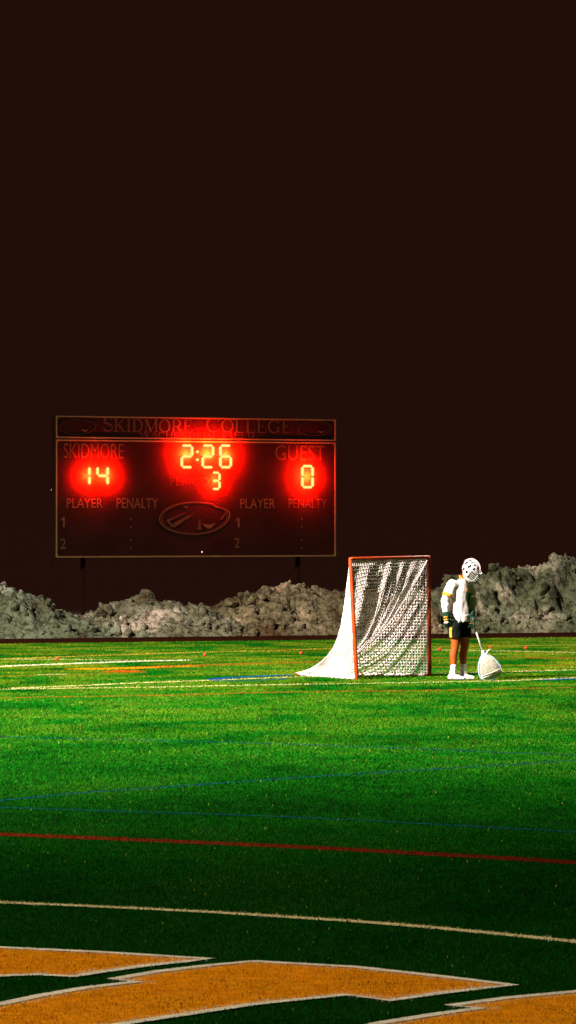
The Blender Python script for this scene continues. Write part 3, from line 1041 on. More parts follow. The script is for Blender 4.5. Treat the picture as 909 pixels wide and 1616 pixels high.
digit('2', 285.5, 701, 305.5, 739.5)
digit('2', 318.5, 701, 338.5, 739.5)
digit('6', 346.5, 701, 366.5, 739.5)
digit('3', 334, 744, 348.5, 773.5, 3.8)
digit('1', 123, 734, 143.6, 767.5)
digit('4', 152.5, 734, 172.3, 767.5)
digit('0', 476, 733.5, 495.5, 771)
def bloom_lamp(px, py, radius_px, power):
    # added red spot at a digit group, throwing imitation bloom on the board face
    s, z = bpt(px, py, STAND * 0.5)
    ld = bpy.data.lights.new('digit_bloom', 'SPOT')
    ld.energy = power
    ld.color = (1.0, 0.004, 0.0005)
    ld.spot_size = 2 * math.atan(1.45 * radius_px * 0.0142 / STAND)
    ld.spot_blend = 1.0
    ld.shadow_soft_size = 0.03
    lo = bpy.data.objects.new('digit_bloom', ld)
    COL.objects.link(lo)
    lo.parent = sb
    lo.location = bw(s, z, STAND - 0.004)
    lo.rotation_euler = (-BN).to_track_quat('-Z', 'Y').to_euler()
BLOOM = 17000.0
bloom_lamp(141.5, 750, 46, BLOOM * 0.5)
bloom_lamp(169.8, 750, 46, BLOOM * 0.5)
bloom_lamp(295.5, 718, 62, BLOOM)
bloom_lamp(328.5, 717, 70, BLOOM * 1.2)
bloom_lamp(358, 719, 62, BLOOM)
bloom_lamp(341, 758.5, 50, BLOOM * 0.7)
bloom_lamp(486, 752, 50, BLOOM * 0.8)
for py in (713, 725.5):
    s, z = bpt(312, py, STAND + 0.03)
    bm = bmesh.new()
    tube(bm, [bw(s, z, 0.0), bw(s, z, STAND)], 0.006, 6)
    root = link('digit', bm_mesh('digit', bm), sb, m_dark)
    bm = bmesh.new()
    back = [bm.verts.new(bw(s + 0.033 * math.cos(k * math.pi / 5), z + 0.033 * math.sin(k * math.pi / 5), STAND)) for k in range(10)]
    front = [bm.verts.new(v.co + BN * 0.03) for v in back]
    bm.faces.new(front)
    bm.faces.new(back[::-1]).material_index = 1
    for k in range(10):
        bm.faces.new((back[k], back[(k + 1) % 10], front[(k + 1) % 10], front[k]))
    link('segment', bm_mesh('segment', bm), root, [m_led, m_bloom_back])
m_speck = mat('speck', (0.8, 0.8, 0.8), 0.4, 0.3, emit=(1, 0.9, 0.8), estr=1.5)
s, z = bpt(318.5, 871)
flat_part('bright_speck', [[(s + 0.012 * math.cos(a * math.pi / 3), z + 0.018 * math.sin(a * math.pi / 3)) for a in range(6)]], 0.004, m_speck)  # tiny glowing white speck low on the panel

# far street lamp beside the scoreboard
lp = at_depth(82.3, 772.5, 190.0)
t = tag(empty('street_lamp', (lp.x, lp.y, 0)), 'tiny distant white street lamp just beside the edge of the scoreboard', 'street lamp')
bm = bmesh.new()
tube(bm, [(0, 0.05, 0), (0, 0.05, lp.z - 0.1)], [0.05, 0.035], 8)
link('pole', bm_mesh('pole', bm, True), t, m_snowfield)
m_lamp = mat('lamp_glass', (0.8, 0.8, 0.8), 0.4, 0.3, emit=(1, 0.9, 0.85), estr=4.0)
bm = bmesh.new()
tube(bm, [(0, 0, lp.z - 0.07), (0, 0, lp.z - 0.02), (0, 0, lp.z + 0.05)], [0.03, 0.05, 0.035], 10)
link('lamp', bm_mesh('lamp', bm, True), t, m_lamp)
bm = bmesh.new()
tube(bm, [(0, 0, lp.z + 0.05), (0, 0, lp.z + 0.09)], [0.06, 0.01], 10)
link('cap', bm_mesh('cap', bm, True), t, m_dark)

# ------------------------------------------------------------------ lacrosse goal
PL = ground(563, 1073.2)
PRb = Vector(((678 - W / 2) / F * 60.28, 60.28, 0))
APX = Vector(((466 - W / 2) / F * 60.65, 60.65, 0))
GH = 1.80
TL = Vector((PL.x - 0.095, PL.y, GH))
TR = Vector((PRb.x - 0.012, PRb.y, GH + 0.012))
m_pipe = mat('orange_pipe', (0.54, 0.066, 0.004), 0.45, 0.4, col2=(0.40, 0.03, 0.003), scale=6, bump=0.05, bscale=30)
m_net = mat('net_cord', (0.92, 0.80, 0.78), 0.85, 0.1)
goal = tag(empty('lacrosse_goal', PL), 'orange pipe lacrosse goal with draped white net beside the standing player', 'goal')
G = lambda p_: Vector(p_) - PL
def pipe(name, a, b, r):
    bm = bmesh.new()
    tube(bm, [G(a), G(a).lerp(G(b), 0.5), G(b)], r, 14, round_end=True)
    return link(name, bm_mesh(name, bm, True), goal, m_pipe)
PR_ = 0.029
pipe('post', PL + Vector((0, 0, PR_)), TL, PR_)
pipe('post', PRb + Vector((0, 0, PR_)), TR, PR_)
pipe('crossbar', TL + (TR - TL) * 0.02 + Vector((0, 0, 0.004)), TL + (TR - TL) * 0.98 + Vector((0, 0, 0.004)), PR_ - 0.003)
for a in (PL, PRb):
    dd = (APX - a).normalized()
    pipe('ground_rail', a + dd * 0.04 + Vector((0, 0, 0.024)), APX - dd * 0.02 + Vector((0, 0, 0.024)), 0.016)
# net surfaces
LT = [(0, 1.0), (0.02, 0.93), (0.05, 0.80), (0.09, 0.63), (0.14, 0.475), (0.2, 0.36), (0.29, 0.255), (0.4, 0.185), (0.5, 0.135), (0.62, 0.092), (0.73, 0.06), (0.87, 0.03), (1, 0.012)]
RT = [(0, 1.0), (0.05, 0.89), (0.1, 0.79), (0.17, 0.655), (0.25, 0.515), (0.35, 0.38), (0.445, 0.275), (0.53, 0.2), (0.65, 0.12), (0.78, 0.06), (0.9, 0.028), (1, 0.012)]
def edge_curve(top, tab, t):
    hx = np.interp(t, [q[0] for q in tab], [q[1] for q in tab])
    p_ = top.lerp(APX, t)
    return Vector((p_.x, p_.y, top.z * hx))
def resample(fn, pitch):
    ts = [i / 600 for i in range(601)]
    ps = [fn(t) for t in ts]
    L = [0]
    for i in range(1, len(ps)):
        L.append(L[-1] + (ps[i] - ps[i - 1]).length)
    n = int(L[-1] / pitch)
    return [float(np.interp(L[-1] * i / n, L, ts)) for i in range(n + 1)]
CORD = 0.0042
def grid_net(rows, r=CORD):
    """rows: list of lists of points; builds thin three sided cords along both families"""
    P = np.array([[list(q) for q in row] for row in rows])
    nr, nc = P.shape[:2]
    segs = []
    segs.append(np.stack([P[:-1].reshape(-1, 3), P[1:].reshape(-1, 3)], 1))
    segs.append(np.stack([P[:, :-1].reshape(-1, 3), P[:, 1:].reshape(-1, 3)], 1))
    return np.concatenate(segs)
def cords_mesh(name, S, r):
    d = S[:, 1] - S[:, 0]
    L = np.linalg.norm(d, axis=1)
    k = L > 0.002
    S, d, L = S[k], d[k], L[k]
    d = d / L[:, None]
    ref = np.tile(np.array([[0.3, 0.5, 0.81]]), (len(d), 1))
    u = np.cross(d, ref)
    u /= np.linalg.norm(u, axis=1)[:, None] + 1e-9
    v = np.cross(d, u)
    n = len(S)
    V = np.empty((n, 6, 3))
    for i in range(3):
        a = 2 * math.pi * i / 3
        off = (u * math.cos(a) + v * math.sin(a)) * r
        V[:, i] = S[:, 0] + off
        V[:, 3 + i] = S[:, 1] + off
    q = np.array([[0, 1, 4, 3], [1, 2, 5, 4], [2, 0, 3, 5]])
    Fc = (np.arange(n)[:, None, None] * 6 + q[None]).reshape(-1, 4)
    me = bpy.data.meshes.new(name)
    me.vertices.add(n * 6)
    me.vertices.foreach_set('co', V.astype(np.float32).ravel())
    me.loops.add(len(Fc) * 4)
    me.loops.foreach_set('vertex_index', Fc.astype(np.int32).ravel())
    me.polygons.add(len(Fc))
    me.polygons.foreach_set('loop_start', np.arange(0, len(Fc) * 4, 4, dtype=np.int32))
    me.polygons.foreach_set('loop_total', np.full(len(Fc), 4, np.int32))
    me.update()
    me.polygons.foreach_set('use_smooth', [True] * len(Fc))
    return me
fd = (TR - TL).normalized()
bk = Vector((-fd.y, fd.x, 0))
segs = []
PITCH = 0.043
# side panels between post, ground rail and the corner edge
for top, base, tab, sgn in ((TL, PL, LT, -1), (TR, PRb, RT, 1)):
    n = int((APX - base).length / PITCH)
    rows = []
    for i in range(n + 1):
        t = i / n * 0.985
        lo = base.lerp(APX, t) + Vector((0, 0, 0.03))
        hi = edge_curve(top, tab, t)
        if hi.z < lo.z:
            hi = Vector((hi.x, hi.y, lo.z + 0.002))
        row = []
        for j in range(42):
            v = j / 41
            q = lo.lerp(hi, v)
            bul = math.sin(math.pi * v) * math.sin(math.pi * min(1, t * 1.5 + 0.02))
            # slack net: hangs in shallow vertical folds
            fold = 0.035 * math.sin(t * 17 + 2.5 * v + (1.0 if sgn > 0 else 0.0)) * min(1, t * 8) * math.sin(math.pi * v) * (0.5 if sgn < 0 else 0.45)
            q = q + fd * sgn * (-0.05 * bul + fold) + bk * (0.012 * math.sin(v * 9 + t * 14)) * min(1, t * 8) * (1 - v)
            q += Vector((noise.noise(q * 9), noise.noise(q * 9 + Vector((5, 0, 0))), noise.noise(q * 9 + Vector((0, 7, 0))))) * 0.008
            row.append(q)
        rows.append(row)
    if sgn < 0:
        segs.append(grid_net(rows))
    else:       # square mesh of even pitch, cut off along the corner edge
        P = PITCH * 1.05
        nh = int(1.8 / P)
        pts = {}
        for i in range(n + 1):
            lo, hi = rows[i][0], rows[i][-1]
            for k in range(nh + 1):
                z_ = lo.z + k * P
                if z_ > hi.z:
                    break
                v = (z_ - lo.z) / max(1e-6, hi.z - lo.z)
                f_ = v * (len(rows[i]) - 1)
                j = min(int(f_), len(rows[i]) - 2)
                pts[i, k] = rows[i][j].lerp(rows[i][j + 1], f_ - j)
            pts[i, 'top'] = hi
        ss = []
        for (i, k), q in pts.items():
            if k == 'top':
                continue
            ss.append((q, pts.get((i, k + 1), pts[i, 'top'])))
            if (i + 1, k) in pts:
                ss.append((q, pts[i + 1, k]))
            elif i < n:
                ss.append((q, pts[i, 'top'].lerp(pts[i + 1, 'top'], 0.5)))
        segs.append(np.array([[list(a_), list(b_)] for a_, b_ in ss]))
# roof panel from the crossbar down to the apex
ts = resample(lambda t: (edge_curve(TL, LT, t) + edge_curve(TR, RT, t)) * 0.5, PITCH * 1.1)
rows = []
for i, t in enumerate(ts):
    t = min(t, 0.985)
    a, b = edge_curve(TL, LT, t), edge_curve(TR, RT, t)
    row = []
    for j in range(45):
        s_ = j / 44
        sag = math.sin(math.pi * s_)
        q = a.lerp(b, s_)
        amp = min(1, i / 14)
        ph = s_ * 30 + 1.8 * math.sin(s_ * 7 + 1)
        q = q + (bk * 0.042 + Vector((0, 0, 0.022))) * math.sin(ph) * amp * (0.35 + 0.65 * sag) * (1 - 0.6 * t)
        q = q + fd * (0.010 * math.cos(ph) * amp) * sag
        q += (bk * -0.10 + Vector((0, 0, -0.05))) * sag * math.sin(math.pi * min(1, t * 1.1))
        q += Vector((noise.noise(q * 8), noise.noise(q * 8 + Vector((5, 0, 0))), noise.noise(q * 8 + Vector((0, 7, 0))))) * 0.008
        q.z = max(q.z, 0.03)
        row.append(q)
    rows.append(row)
segs.append(grid_net(rows))
for seg_, rad_ in zip(segs, (0.0052, 0.0078, 0.0072)):      # left panel, right panel, roof panel
    link('net_panel', cords_mesh('net_panel', seg_ - np.array(list(PL))[None, None, :], rad_), goal, m_net)
# heavy lacing cords along the corner edges
bm = bmesh.new()
for top, tab in ((TL, LT), (TR, RT)):
    tube(bm, [G(edge_curve(top, tab, k / 40 * 0.98)) for k in range(41)], 0.009, 6)
for a in (PL, PRb):
    tube(bm, [G(a.lerp(APX, 0.03 + 0.9 * k / 40)) + Vector((0, 0, 0.024 + 0.006 * math.sin(k * 2.3))) for k in range(41)], [0.021 + 0.006 * math.sin(k * 1.7) for k in range(41)], 8)
link('lacing', bm_mesh('lacing', bm, True), goal, m_net)

# ------------------------------------------------------------------ balls by the end line
m_ball = mat('orange_rubber', (0.75, 0.07, 0.012), 0.55, 0.3, var=0.2, scale=30)
BALLS = [(89.5, 1040.5, 'small red orange ball by the amber end line, where the pale lines meet'),
         (323, 1033.5, 'small red orange ball by the end line below the scoreboard emblem\'s snow pile'),
         (475, 1030.5, 'small red orange ball just beside the back slope of the goal net'),
         (693.5, 1024.5, 'small red orange ball between the goal post and the player\'s legs'),
         (774, 1021.5, 'small red orange ball just beyond the top of the crosse head'),
         (829.5, 1022.5, 'small red orange ball alone on the turf in front of the furrowed snow pile')]
bm = bmesh.new()
bmesh.ops.create_uvsphere(bm, u_segments=16, v_segments=10, radius=0.032)
me_ball = bm_mesh('ball', bm, True)
me_ball.materials.append(m_ball)
for px, py, lab in BALLS:
    q = ground(px, py + 3.0)
    o = tag(link('ball', me_ball), lab, 'ball', 'balls laid along the end line')
    o.location = (q.x, q.y, 0.035)

# ------------------------------------------------------------------ player
POS = ground(727, 1073.3)
FW = Vector((math.cos(R(28)), -math.sin(R(28)), 0))     # facing direction
LF = Vector((math.sin(R(28)), math.cos(R(28)), 0))      # towards the player's left
person = tag(empty('person', POS), 'goalkeeper in white jersey and dark shorts standing with helmeted head bowed', 'person')
V3 = Vector
RSH, REL, RWR = V3((-.140, -.155, 1.425)), V3((-.238, -.165, 1.165)), V3((-.212, -.185, .955))
LSH, LEL, LWR = V3((.115, .155, 1.42)), V3((.185, .165, 1.18)), V3((.150, -.015, .955))
RHP, RKN, RAN = V3((-.075, -.085, .91)), V3((-.085, -.10, .50)), V3((-.120, -.10, .095))
LHP, LKN, LAN = V3((.045, .085, .91)), V3((.060, .045, .50)), V3((.035, .045, .095))
HC = V3((.150, -.045, 1.635))                     # head centre
HF = (FW * 0.76 + V3((0, 0, -0.72))).normalized()  # looks down at the turf
HL = LF.copy()
HU = HF.cross(HL) * -1
if HU.z < 0: HU = -HU

m_skin = mat('skin', (0.38, 0.082, 0.013), 0.6, 0.2, var=0.12, scale=14)
m_jersey = mat('white_jersey', (0.80, 0.70, 0.70), 0.85, 0.1, var=0.06, scale=20, bump=0.15, bscale=60)
m_green = mat('dark_green_print', (0.010, 0.045, 0.026), 0.7, 0.2)
m_gold = mat('gold_trim', (0.72, 0.30, 0.03), 0.75, 0.2, var=0.1, scale=20)
m_shorts = mat('black_green_shorts', (0.008, 0.013, 0.009), 0.9, 0.05, var=0.2, scale=15)
m_sock = mat('white_sock', (0.78, 0.68, 0.68), 0.9, 0.1, bump=0.3, bscale=120)
m_shoe = mat('white_shoe', (0.80, 0.72, 0.70), 0.6, 0.3, var=0.1, scale=25)
m_sole = mat('dark_sole', (0.03, 0.03, 0.03), 0.8, 0.2)
m_helmet = mat('helmet_shell', (0.50, 0.44, 0.45), 0.45, 0.3)
m_vent = mat('helmet_vent', (0.01, 0.01, 0.012), 0.8, 0.1)
m_cage = mat('cage_wire', (0.75, 0.74, 0.72), 0.3, 0.5, metal=0.3)

def limb(bm, pts, rads, n=16):
    tube(bm, pts, rads, n, round_end=True)

# body: torso, limbs, neck, head, hands with fingers, one continuous surface
bm = bmesh.new()
loft(bm, [(V3((-.015, 0, .80)), FW * .07, LF * .10), (V3((-.015, 0, .87)), FW * .105, LF * .15), (V3((-.015, 0, .95)), FW * .11, LF * .155), (V3((-.02, 0, 1.08)), FW * .10, LF * .135),
          (V3((-.015, 0, 1.22)), FW * .115, LF * .15), (V3((-.005, 0, 1.34)), FW * .115, LF * .165), (V3((0, 0, 1.43)), FW * .09, LF * .15), (V3((.02, -.005, 1.48)), FW * .06, LF * .07)])
limb(bm, [V3((.01, -.005, 1.43)), V3((.055, -.02, 1.51)), V3((.105, -.035, 1.58))], [.062, .056, .055])
for sh, el, wr, sg in ((RSH, REL, RWR, -1), (LSH, LEL, LWR, 1)):
    limb(bm, [sh, sh.lerp(el, .5), el], [.056, .048, .041])
    limb(bm, [el, el.lerp(wr, .35), wr], [.041, .042, .028])
    limb(bm, [V3((0, 0, 1.40)) + LF * sg * .06, sh], [.07, .056])
for hp, kn, an in ((RHP, RKN, RAN), (LHP, LKN, LAN)):
    limb(bm, [hp, hp.lerp(kn, .5), kn], [.092, .083, .060])
    limb(bm, [kn, kn.lerp(an, .32) - FW * .018, kn.lerp(an, .75), an], [.058, .060, .041, .038])
    limb(bm, [an - FW * .03 - V3((0, 0, .05)), an + FW * .10 - V3((0, 0, .055)), an + FW * .17 - V3((0, 0, .065))], [.036, .034, .024])
# head with brow, nose, chin, ears
loft(bm, [(HC + HU * .115, HF * .03, HL * .03), (HC + HU * .10 , HF * .06, HL * .055), (HC + HU * .06, HF * .088, HL * .07), (HC, HF * .095, HL * .074), (HC - HU * .05 + HF * .008, HF * .085, HL * .064),
          (HC - HU * .09 + HF * .02, HF * .068, HL * .05), (HC - HU * .118 + HF * .035, HF * .04, HL * .032)], 20)
limb(bm, [HC + HU * .01 + HF * .085, HC - HU * .03 + HF * .112], [.010, .016], 8)
for s_ in (-1, 1):
    limb(bm, [HC + HL * .074 * s_ + HU * .02, HC + HL * .078 * s_ - HU * .025], [.014, .011], 8)
    limb(bm, [HC + HL * .03 * s_ + HU * .025 + HF * .083, HC + HL * .045 * s_ + HU * .022 + HF * .074], [.012, .010], 8)
limb(bm, [HC - HU * .065 + HF * .085 - HL * .02, HC - HU * .066 + HF * .093, HC - HU * .065 + HF * .085 + HL * .02], [.008, .010, .008], 8)
def hand(bm, wrist, direction, curl_dir, thumb_dir, k=1.0):
    """palm and five fingers; returns nothing, adds to bm"""
    d = direction.normalized()
    c = (curl_dir - d * curl_dir.dot(d)).normalized()     # palm side
    a = d.cross(c).normalized()                           # across the palm
    if a.dot(thumb_dir) < 0: a = -a
    palm = wrist + d * .05 * k
    loft(bm, [(wrist, a * .026 * k, c * .02 * k), (wrist + d * .04 * k, a * .038 * k, c * .02 * k), (wrist + d * .085 * k, a * .042 * k, c * .017 * k), (wrist + d * .1 * k, a * .034 * k, c * .012 * k)], 14)
    for i, ln in enumerate((.070, .078, .073, .058)):
        b_ = wrist + d * .09 * k + a * (.031 - i * .021) * k
        l_ = ln * k
        p1 = b_ + d * l_ * .42 + c * l_ * .16
        p2 = p1 + d * l_ * .16 + c * l_ * .36
        p3 = p2 - d * l_ * .12 + c * l_ * .26
        limb(bm, [b_, p1, p2, p3], [.0105 * k, .0100 * k, .0092 * k, .008 * k], 8)
    b_ = wrist + d * .028 * k + a * .032 * k
    p1 = b_ + a * .026 * k + d * .024 * k + c * .012 * k
    p2 = p1 + d * .028 * k + c * .020 * k
    limb(bm, [b_, p1, p2], [.013 * k, .0115 * k, .009 * k], 8)
RD, LD = V3((.10, .03, -1.0)), V3((.12, -.25, -.9))
hand(bm, RWR, RD, LF, FW)
hand(bm, LWR, LD, -LF * .8 - FW * .3, FW)
me = baked('body', bm, 0.0075, 4)
link('body', me, person, m_skin)

# jersey with sleeves
bm = bmesh.new()
loft(bm, [(V3((-.01, -.005, .885)), FW * .145, LF * .180), (V3((-.01, -.005, .93)), FW * .148, LF * .183), (V3((-.012, 0, 1.0)), FW * .145, LF * .18), (V3((-.012, 0, 1.10)), FW * .142, LF * .175), (V3((-.008, 0, 1.22)), FW * .145, LF * .182),
          (V3((0, 0, 1.33)), FW * .145, LF * .192), (V3((.0, 0, 1.41)), FW * .12, LF * .185), (V3((.018, -.005, 1.47)), FW * .085, LF * .125), (V3((.04, -.012, 1.505)), FW * .068, LF * .075)], 32)
for sh, el, sg in ((RSH, REL, -1), (LSH, LEL, 1)):
    limb(bm, [V3((.0, 0, 1.385)) + LF * sg * .07, sh, sh.lerp(el, .35), sh.lerp(el, .60)], [.10, .082, .080, .082], 18)
me_j = baked('jersey', bm, 0.010, 5, (0.012, 7.0, (1.2, 1.2, 0.55)))
jersey = link('jersey', me_j, person, m_jersey)
bvh = BVHTree.FromPolygons([v.co.copy() for v in me_j.vertices], [tuple(p_.vertices) for p_ in me_j.polygons])
# shirt tail ruffle below the hem of the padding
bm = bmesh.new()
n = 64
r0, r1, r2 = [], [], []
for k in range(n):
    a = 2 * math.pi * k / n
    wv = 1 + 0.05 * math.sin(a * 9) + 0.03 * math.sin(a * 17 + 1)
    dirn = FW * math.cos(a) * .150 + LF * math.sin(a) * .184
    r0.append(bm.verts.new(V3((-.01, -.005, .975)) + dirn * 0.985))
    r1.append(bm.verts.new(V3((-.01, -.005, .925)) + dirn * wv * 1.01))
    r2.append(bm.verts.new(V3((-.01, -.005, .850 + 0.02 * math.cos(a))) + dirn * wv * 1.03))
for k in range(n):
    j = (k + 1) % n
    bm.faces.new((r0[k], r0[j], r1[j], r1[k]))
    bm.faces.new((r1[k], r1[j], r2[j], r2[k]))
link('jersey_hem', baked('jersey_hem', bm, None, 0, None, 1, 0.004), person, m_jersey)

def print_on(bvh, uv, faces, centre, right, up, into, w, h, m, name, lift=0.003, sub=True):
    bm = bmesh.new()
    vs = [bm.verts.new((u - .5, v - .5, 0)) for u, v in uv]
    for f in faces:
        try: bm.faces.new([vs[i] for i in f])
        except ValueError: pass
    bmesh.ops.triangulate(bm, faces=bm.faces[:])
    bmesh.ops.subdivide_edges(bm, edges=[e for e in bm.edges if e.calc_length() > 0.12], cuts=3, use_grid_fill=True)
    for v in bm.verts:
        o = centre + right * v.co.x * w + up * v.co.y * h
        hit = bvh.ray_cast(o - into * 0.6, into, 1.2)
        v.co = hit[0] - into * lift if hit[0] else o
    return link(name, bm_mesh(name, bm), person, m)
RT_ = (LF * 1.0)     # the wearer's left is the reader's right
uv, fc = text_mesh('SKIDMORE')
print_on(bvh, uv, fc, V3((.03, 0, 1.345)), RT_, V3((0, 0, 1)), -FW, .26, .052, m_gold, 'jersey_lettering', 0.004)
uv, fc = text_mesh('1')
print_on(bvh, uv, fc, V3((.03, 0, 1.19)), RT_, V3((0, 0, 1)), -FW, .075, .21, m_green, 'jersey_number', 0.004)
# gold sleeve bands, long white under sleeves, collar
for sh, el, wr in ((RSH, REL, RWR), (LSH, LEL, LWR)):
    bm = bmesh.new()
    tube(bm, [sh.lerp(el, .50), sh.lerp(el, .58), sh.lerp(el, .67)], [.0815, .085, .0835], 20, caps=False)
    link('sleeve_band', baked('sleeve_band', bm, None, 0, None, 1, 0.004), person, m_gold)
    bm = bmesh.new()
    limb(bm, [sh.lerp(el, .45), el, el.lerp(wr, .4), el.lerp(wr, .93)], [.070, .066, .064, .050], 18)
    link('under_sleeve', baked('under_sleeve', bm, 0.009, 3, (0.010, 9.0, (1, 1, 1.3))), person, m_jersey)
bm = bmesh.new()
cc, ax = V3((.045, -.014, 1.515)), (V3((.055, -.02, 1.51)) - V3((.01, -.005, 1.43))).normalized()
sd = ax.cross(LF).normalized()
tube(bm, [cc + sd * math.cos(2 * math.pi * k / 24) * .072 + LF * math.sin(2 * math.pi * k / 24) * .072 for k in range(24)], .011, 8, closed=True)
link('collar', bm_mesh('collar', bm, True), person, m_gold)

# shorts
bm = bmesh.new()
loft(bm, [(V3((-.012, 0, .80)), FW * .128, LF * .168), (V3((-.012, 0, .88)), FW * .130, LF * .170), (V3((-.012, 0, .96)), FW * .120, LF * .160)], 28)
limb(bm, [RHP + V3((0, 0, -.04)), V3((-.09, -.10, .80)), V3((-.090, -.105, .665))], [.112, .108, .100], 20)
limb(bm, [LHP + V3((0, 0, -.04)), V3((.055, .10, .80)), V3((.062, .065, .665))], [.112, .108, .100], 20)
me = baked('shorts', bm, 0.012, 4, (0.010, 8.0, (1.3, 1.3, 0.6)))
# cut flat hems
bmx = bmesh.new(); bmx.from_mesh(me)
r_ = bmesh.ops.bisect_plane(bmx, geom=bmx.verts[:] + bmx.edges[:] + bmx.faces[:], plane_co=(0, 0, .635), plane_no=(0, 0, -1), clear_outer=True)
bmx.to_mesh(me); bmx.free()
me.polygons.foreach_set('use_smooth', [True] * len(me.polygons))
link('shorts', me, person, m_shorts)
bvs = BVHTree.FromPolygons([v.co.copy() for v in me.vertices], [tuple(p_.vertices) for p_ in me.polygons])
sq = ([(0, 0), (1, 0), (1, 1), (0, 1)], [(0, 1, 2, 3)])
print_on(bvs, sq[0], sq[1], V3((-.125, -.12, .73)), FW, V3((0, 0, 1)), LF, .045, .18, m_gold, 'side_stripe', 0.004)

# socks and shoes
for an, kn in ((RAN, RKN), (LAN, LKN)):
    bm = bmesh.new()
    limb(bm, [an.lerp(kn, .30), an.lerp(kn, .12), an, an - V3((0, 0, .03))], [.049, .047, .050, .050], 18)
    link('sock', baked('sock', bm, 0.007, 2, (0.004, 30, (.6, .6, 2))), person, m_sock)
    bm = bmesh.new()
    b0 = V3((an.x, an.y, 0))
    loft(bm, [(b0 - FW * .075 + V3((0, 0, .045)), LF * .012, V3((0, 0, .02))), (b0 - FW * .068 + V3((0, 0, .048)), LF * .034, V3((0, 0, .038))), (b0 - FW * .02 + V3((0, 0, .058)), LF * .042, V3((0, 0, .048))),
              (b0 + FW * .05 + V3((0, 0, .052)), LF * .043, V3((0, 0, .042))), (b0 + FW * .11 + V3((0, 0, .042)), LF * .048, V3((0, 0, .031))), (b0 + FW * .16 + V3((0, 0, .036)), LF * .044, V3((0, 0, .025))), (b0 + FW * .195 + V3((0, 0, .032)), LF * .026, V3((0, 0, .018)))], 20)
    limb(bm, [b0 + V3((0, 0, .07)), b0 + V3((0, 0, .105))], [.050, .049], 16)
    sh_ = link('shoe', baked('shoe', bm, 0.008, 3), person, m_shoe)
    bm = bmesh.new()
    loft(bm, [(b0 + FW * .06 + V3((0, 0, .004)), FW * .130, LF * .042), (b0 + FW * .06 + V3((0, 0, .018)), FW * .138, LF * .048)], 24)
    link('sole', bm_mesh('sole', bm, True), sh_, m_sole)
    for k in range(4):
        bm = bmesh.new()
        c0 = b0 + FW * (.035 + .022 * k) + V3((0, 0, .098 - .009 * k))
        tube(bm, [c0 - LF * .026 - V3((0, 0, .006)), c0, c0 + LF * .026 - V3((0, 0, .006))], .004, 6)
        link('lace', bm_mesh('lace', bm, True), sh_, m_vent)

# gloves: padded, five fingers each, and flared cuffs
for wr, dr, cu, el in ((RWR, RD, LF, REL), (LWR, LD, -LF * .8 - FW * .3, LEL)):
    bm = bmesh.new()
    hand(bm, wr, dr, cu, FW, 1.34)
    d_ = dr.normalized()
    limb(bm, [wr - d_ * .02, wr + d_ * .05, wr + d_ * .10], [.050, .052, .046], 14)
    gl = link('glove', baked('glove', bm, 0.0065, 3), person, m_green)
    bm = bmesh.new()
    ua = (el - wr).normalized()
    tube(bm, [wr + d_ * .02, wr + ua * .03, wr + ua * .065], [.050, .055, .063], 18, caps=False)
    link('cuff', baked('cuff', bm, None, 0, None, 1, 0.012), gl, m_green)
    side = d_.cross(cu).normalized()
    for i in range(3):
        bm = bmesh.new()
        c0 = wr + d_ * (.012 + .042 * i) - cu.normalized() * .043
        box(bm, c0, side * .036, d_ * .016, cu.normalized() * .014)
        bmesh.ops.bevel(bm, geom=bm.edges[:], offset=0.007, segments=2, affect='EDGES')
        link('glove_pad', bm_mesh('glove_pad', bm, True), gl, [m_gold, m_gold, m_sock][i])

# helmet: shell with brim, ear flaps, vents, chin guard and wire cage
def hp_(f, l, u):
    return HC + HF * f + HL * l + HU * u
bm = bmesh.new()
bmesh.ops.create_uvsphere(bm, u_segments=40, v_segments=28, radius=1.0)
kill = []
for v in bm.verts:
    v.co = V3((v.co.x * .142 - .008, v.co.y * .112, v.co.z * .145 + .012 if v.co.z > 0 else v.co.z * .125 + .012))
    if v.co.z < 0:
        v.co.y *= 1 + 0.25 * v.co.z / .125 * 0.4
for f in bm.faces:
    c = f.calc_center_median()
    if (c.x > .052 and c.z < .045 - 0.0) or c.z < -.092 or (c.x > .02 and c.z < -.045):
        kill.append(f)
bmesh.ops.delete(bm, geom=kill, context='FACES')
for v in bm.verts:
    q = v.co.copy()
    v.co = hp_(q.x, q.y, q.z)
helm = link('helmet', baked('helmet', bm, None, 0, None, 1, 0.010), person, m_helmet)
bm = bmesh.new()     # brim
pts = [hp_(.045 + .105 * math.cos(a) * 1.0, .112 * math.sin(a), .052 + 0.012 * math.cos(a)) for a in [R(-85 + 170 * k / 16) for k in range(17)]]
tube(bm, pts, [(.008, .020)] * 17, 8)
link('brim', bm_mesh('brim', bm, True), helm, m_helmet)
bm = bmesh.new()     # raised centre ridge
tube(bm, [hp_(.150 * math.cos(a) - .008, 0, .152 * math.sin(a) + .012) for a in [R(25 + 150 * k / 16) for k in range(17)]], [(.010, .018)] * 17, 8)
link('ridge', bm_mesh('ridge', bm, True), helm, m_helmet)
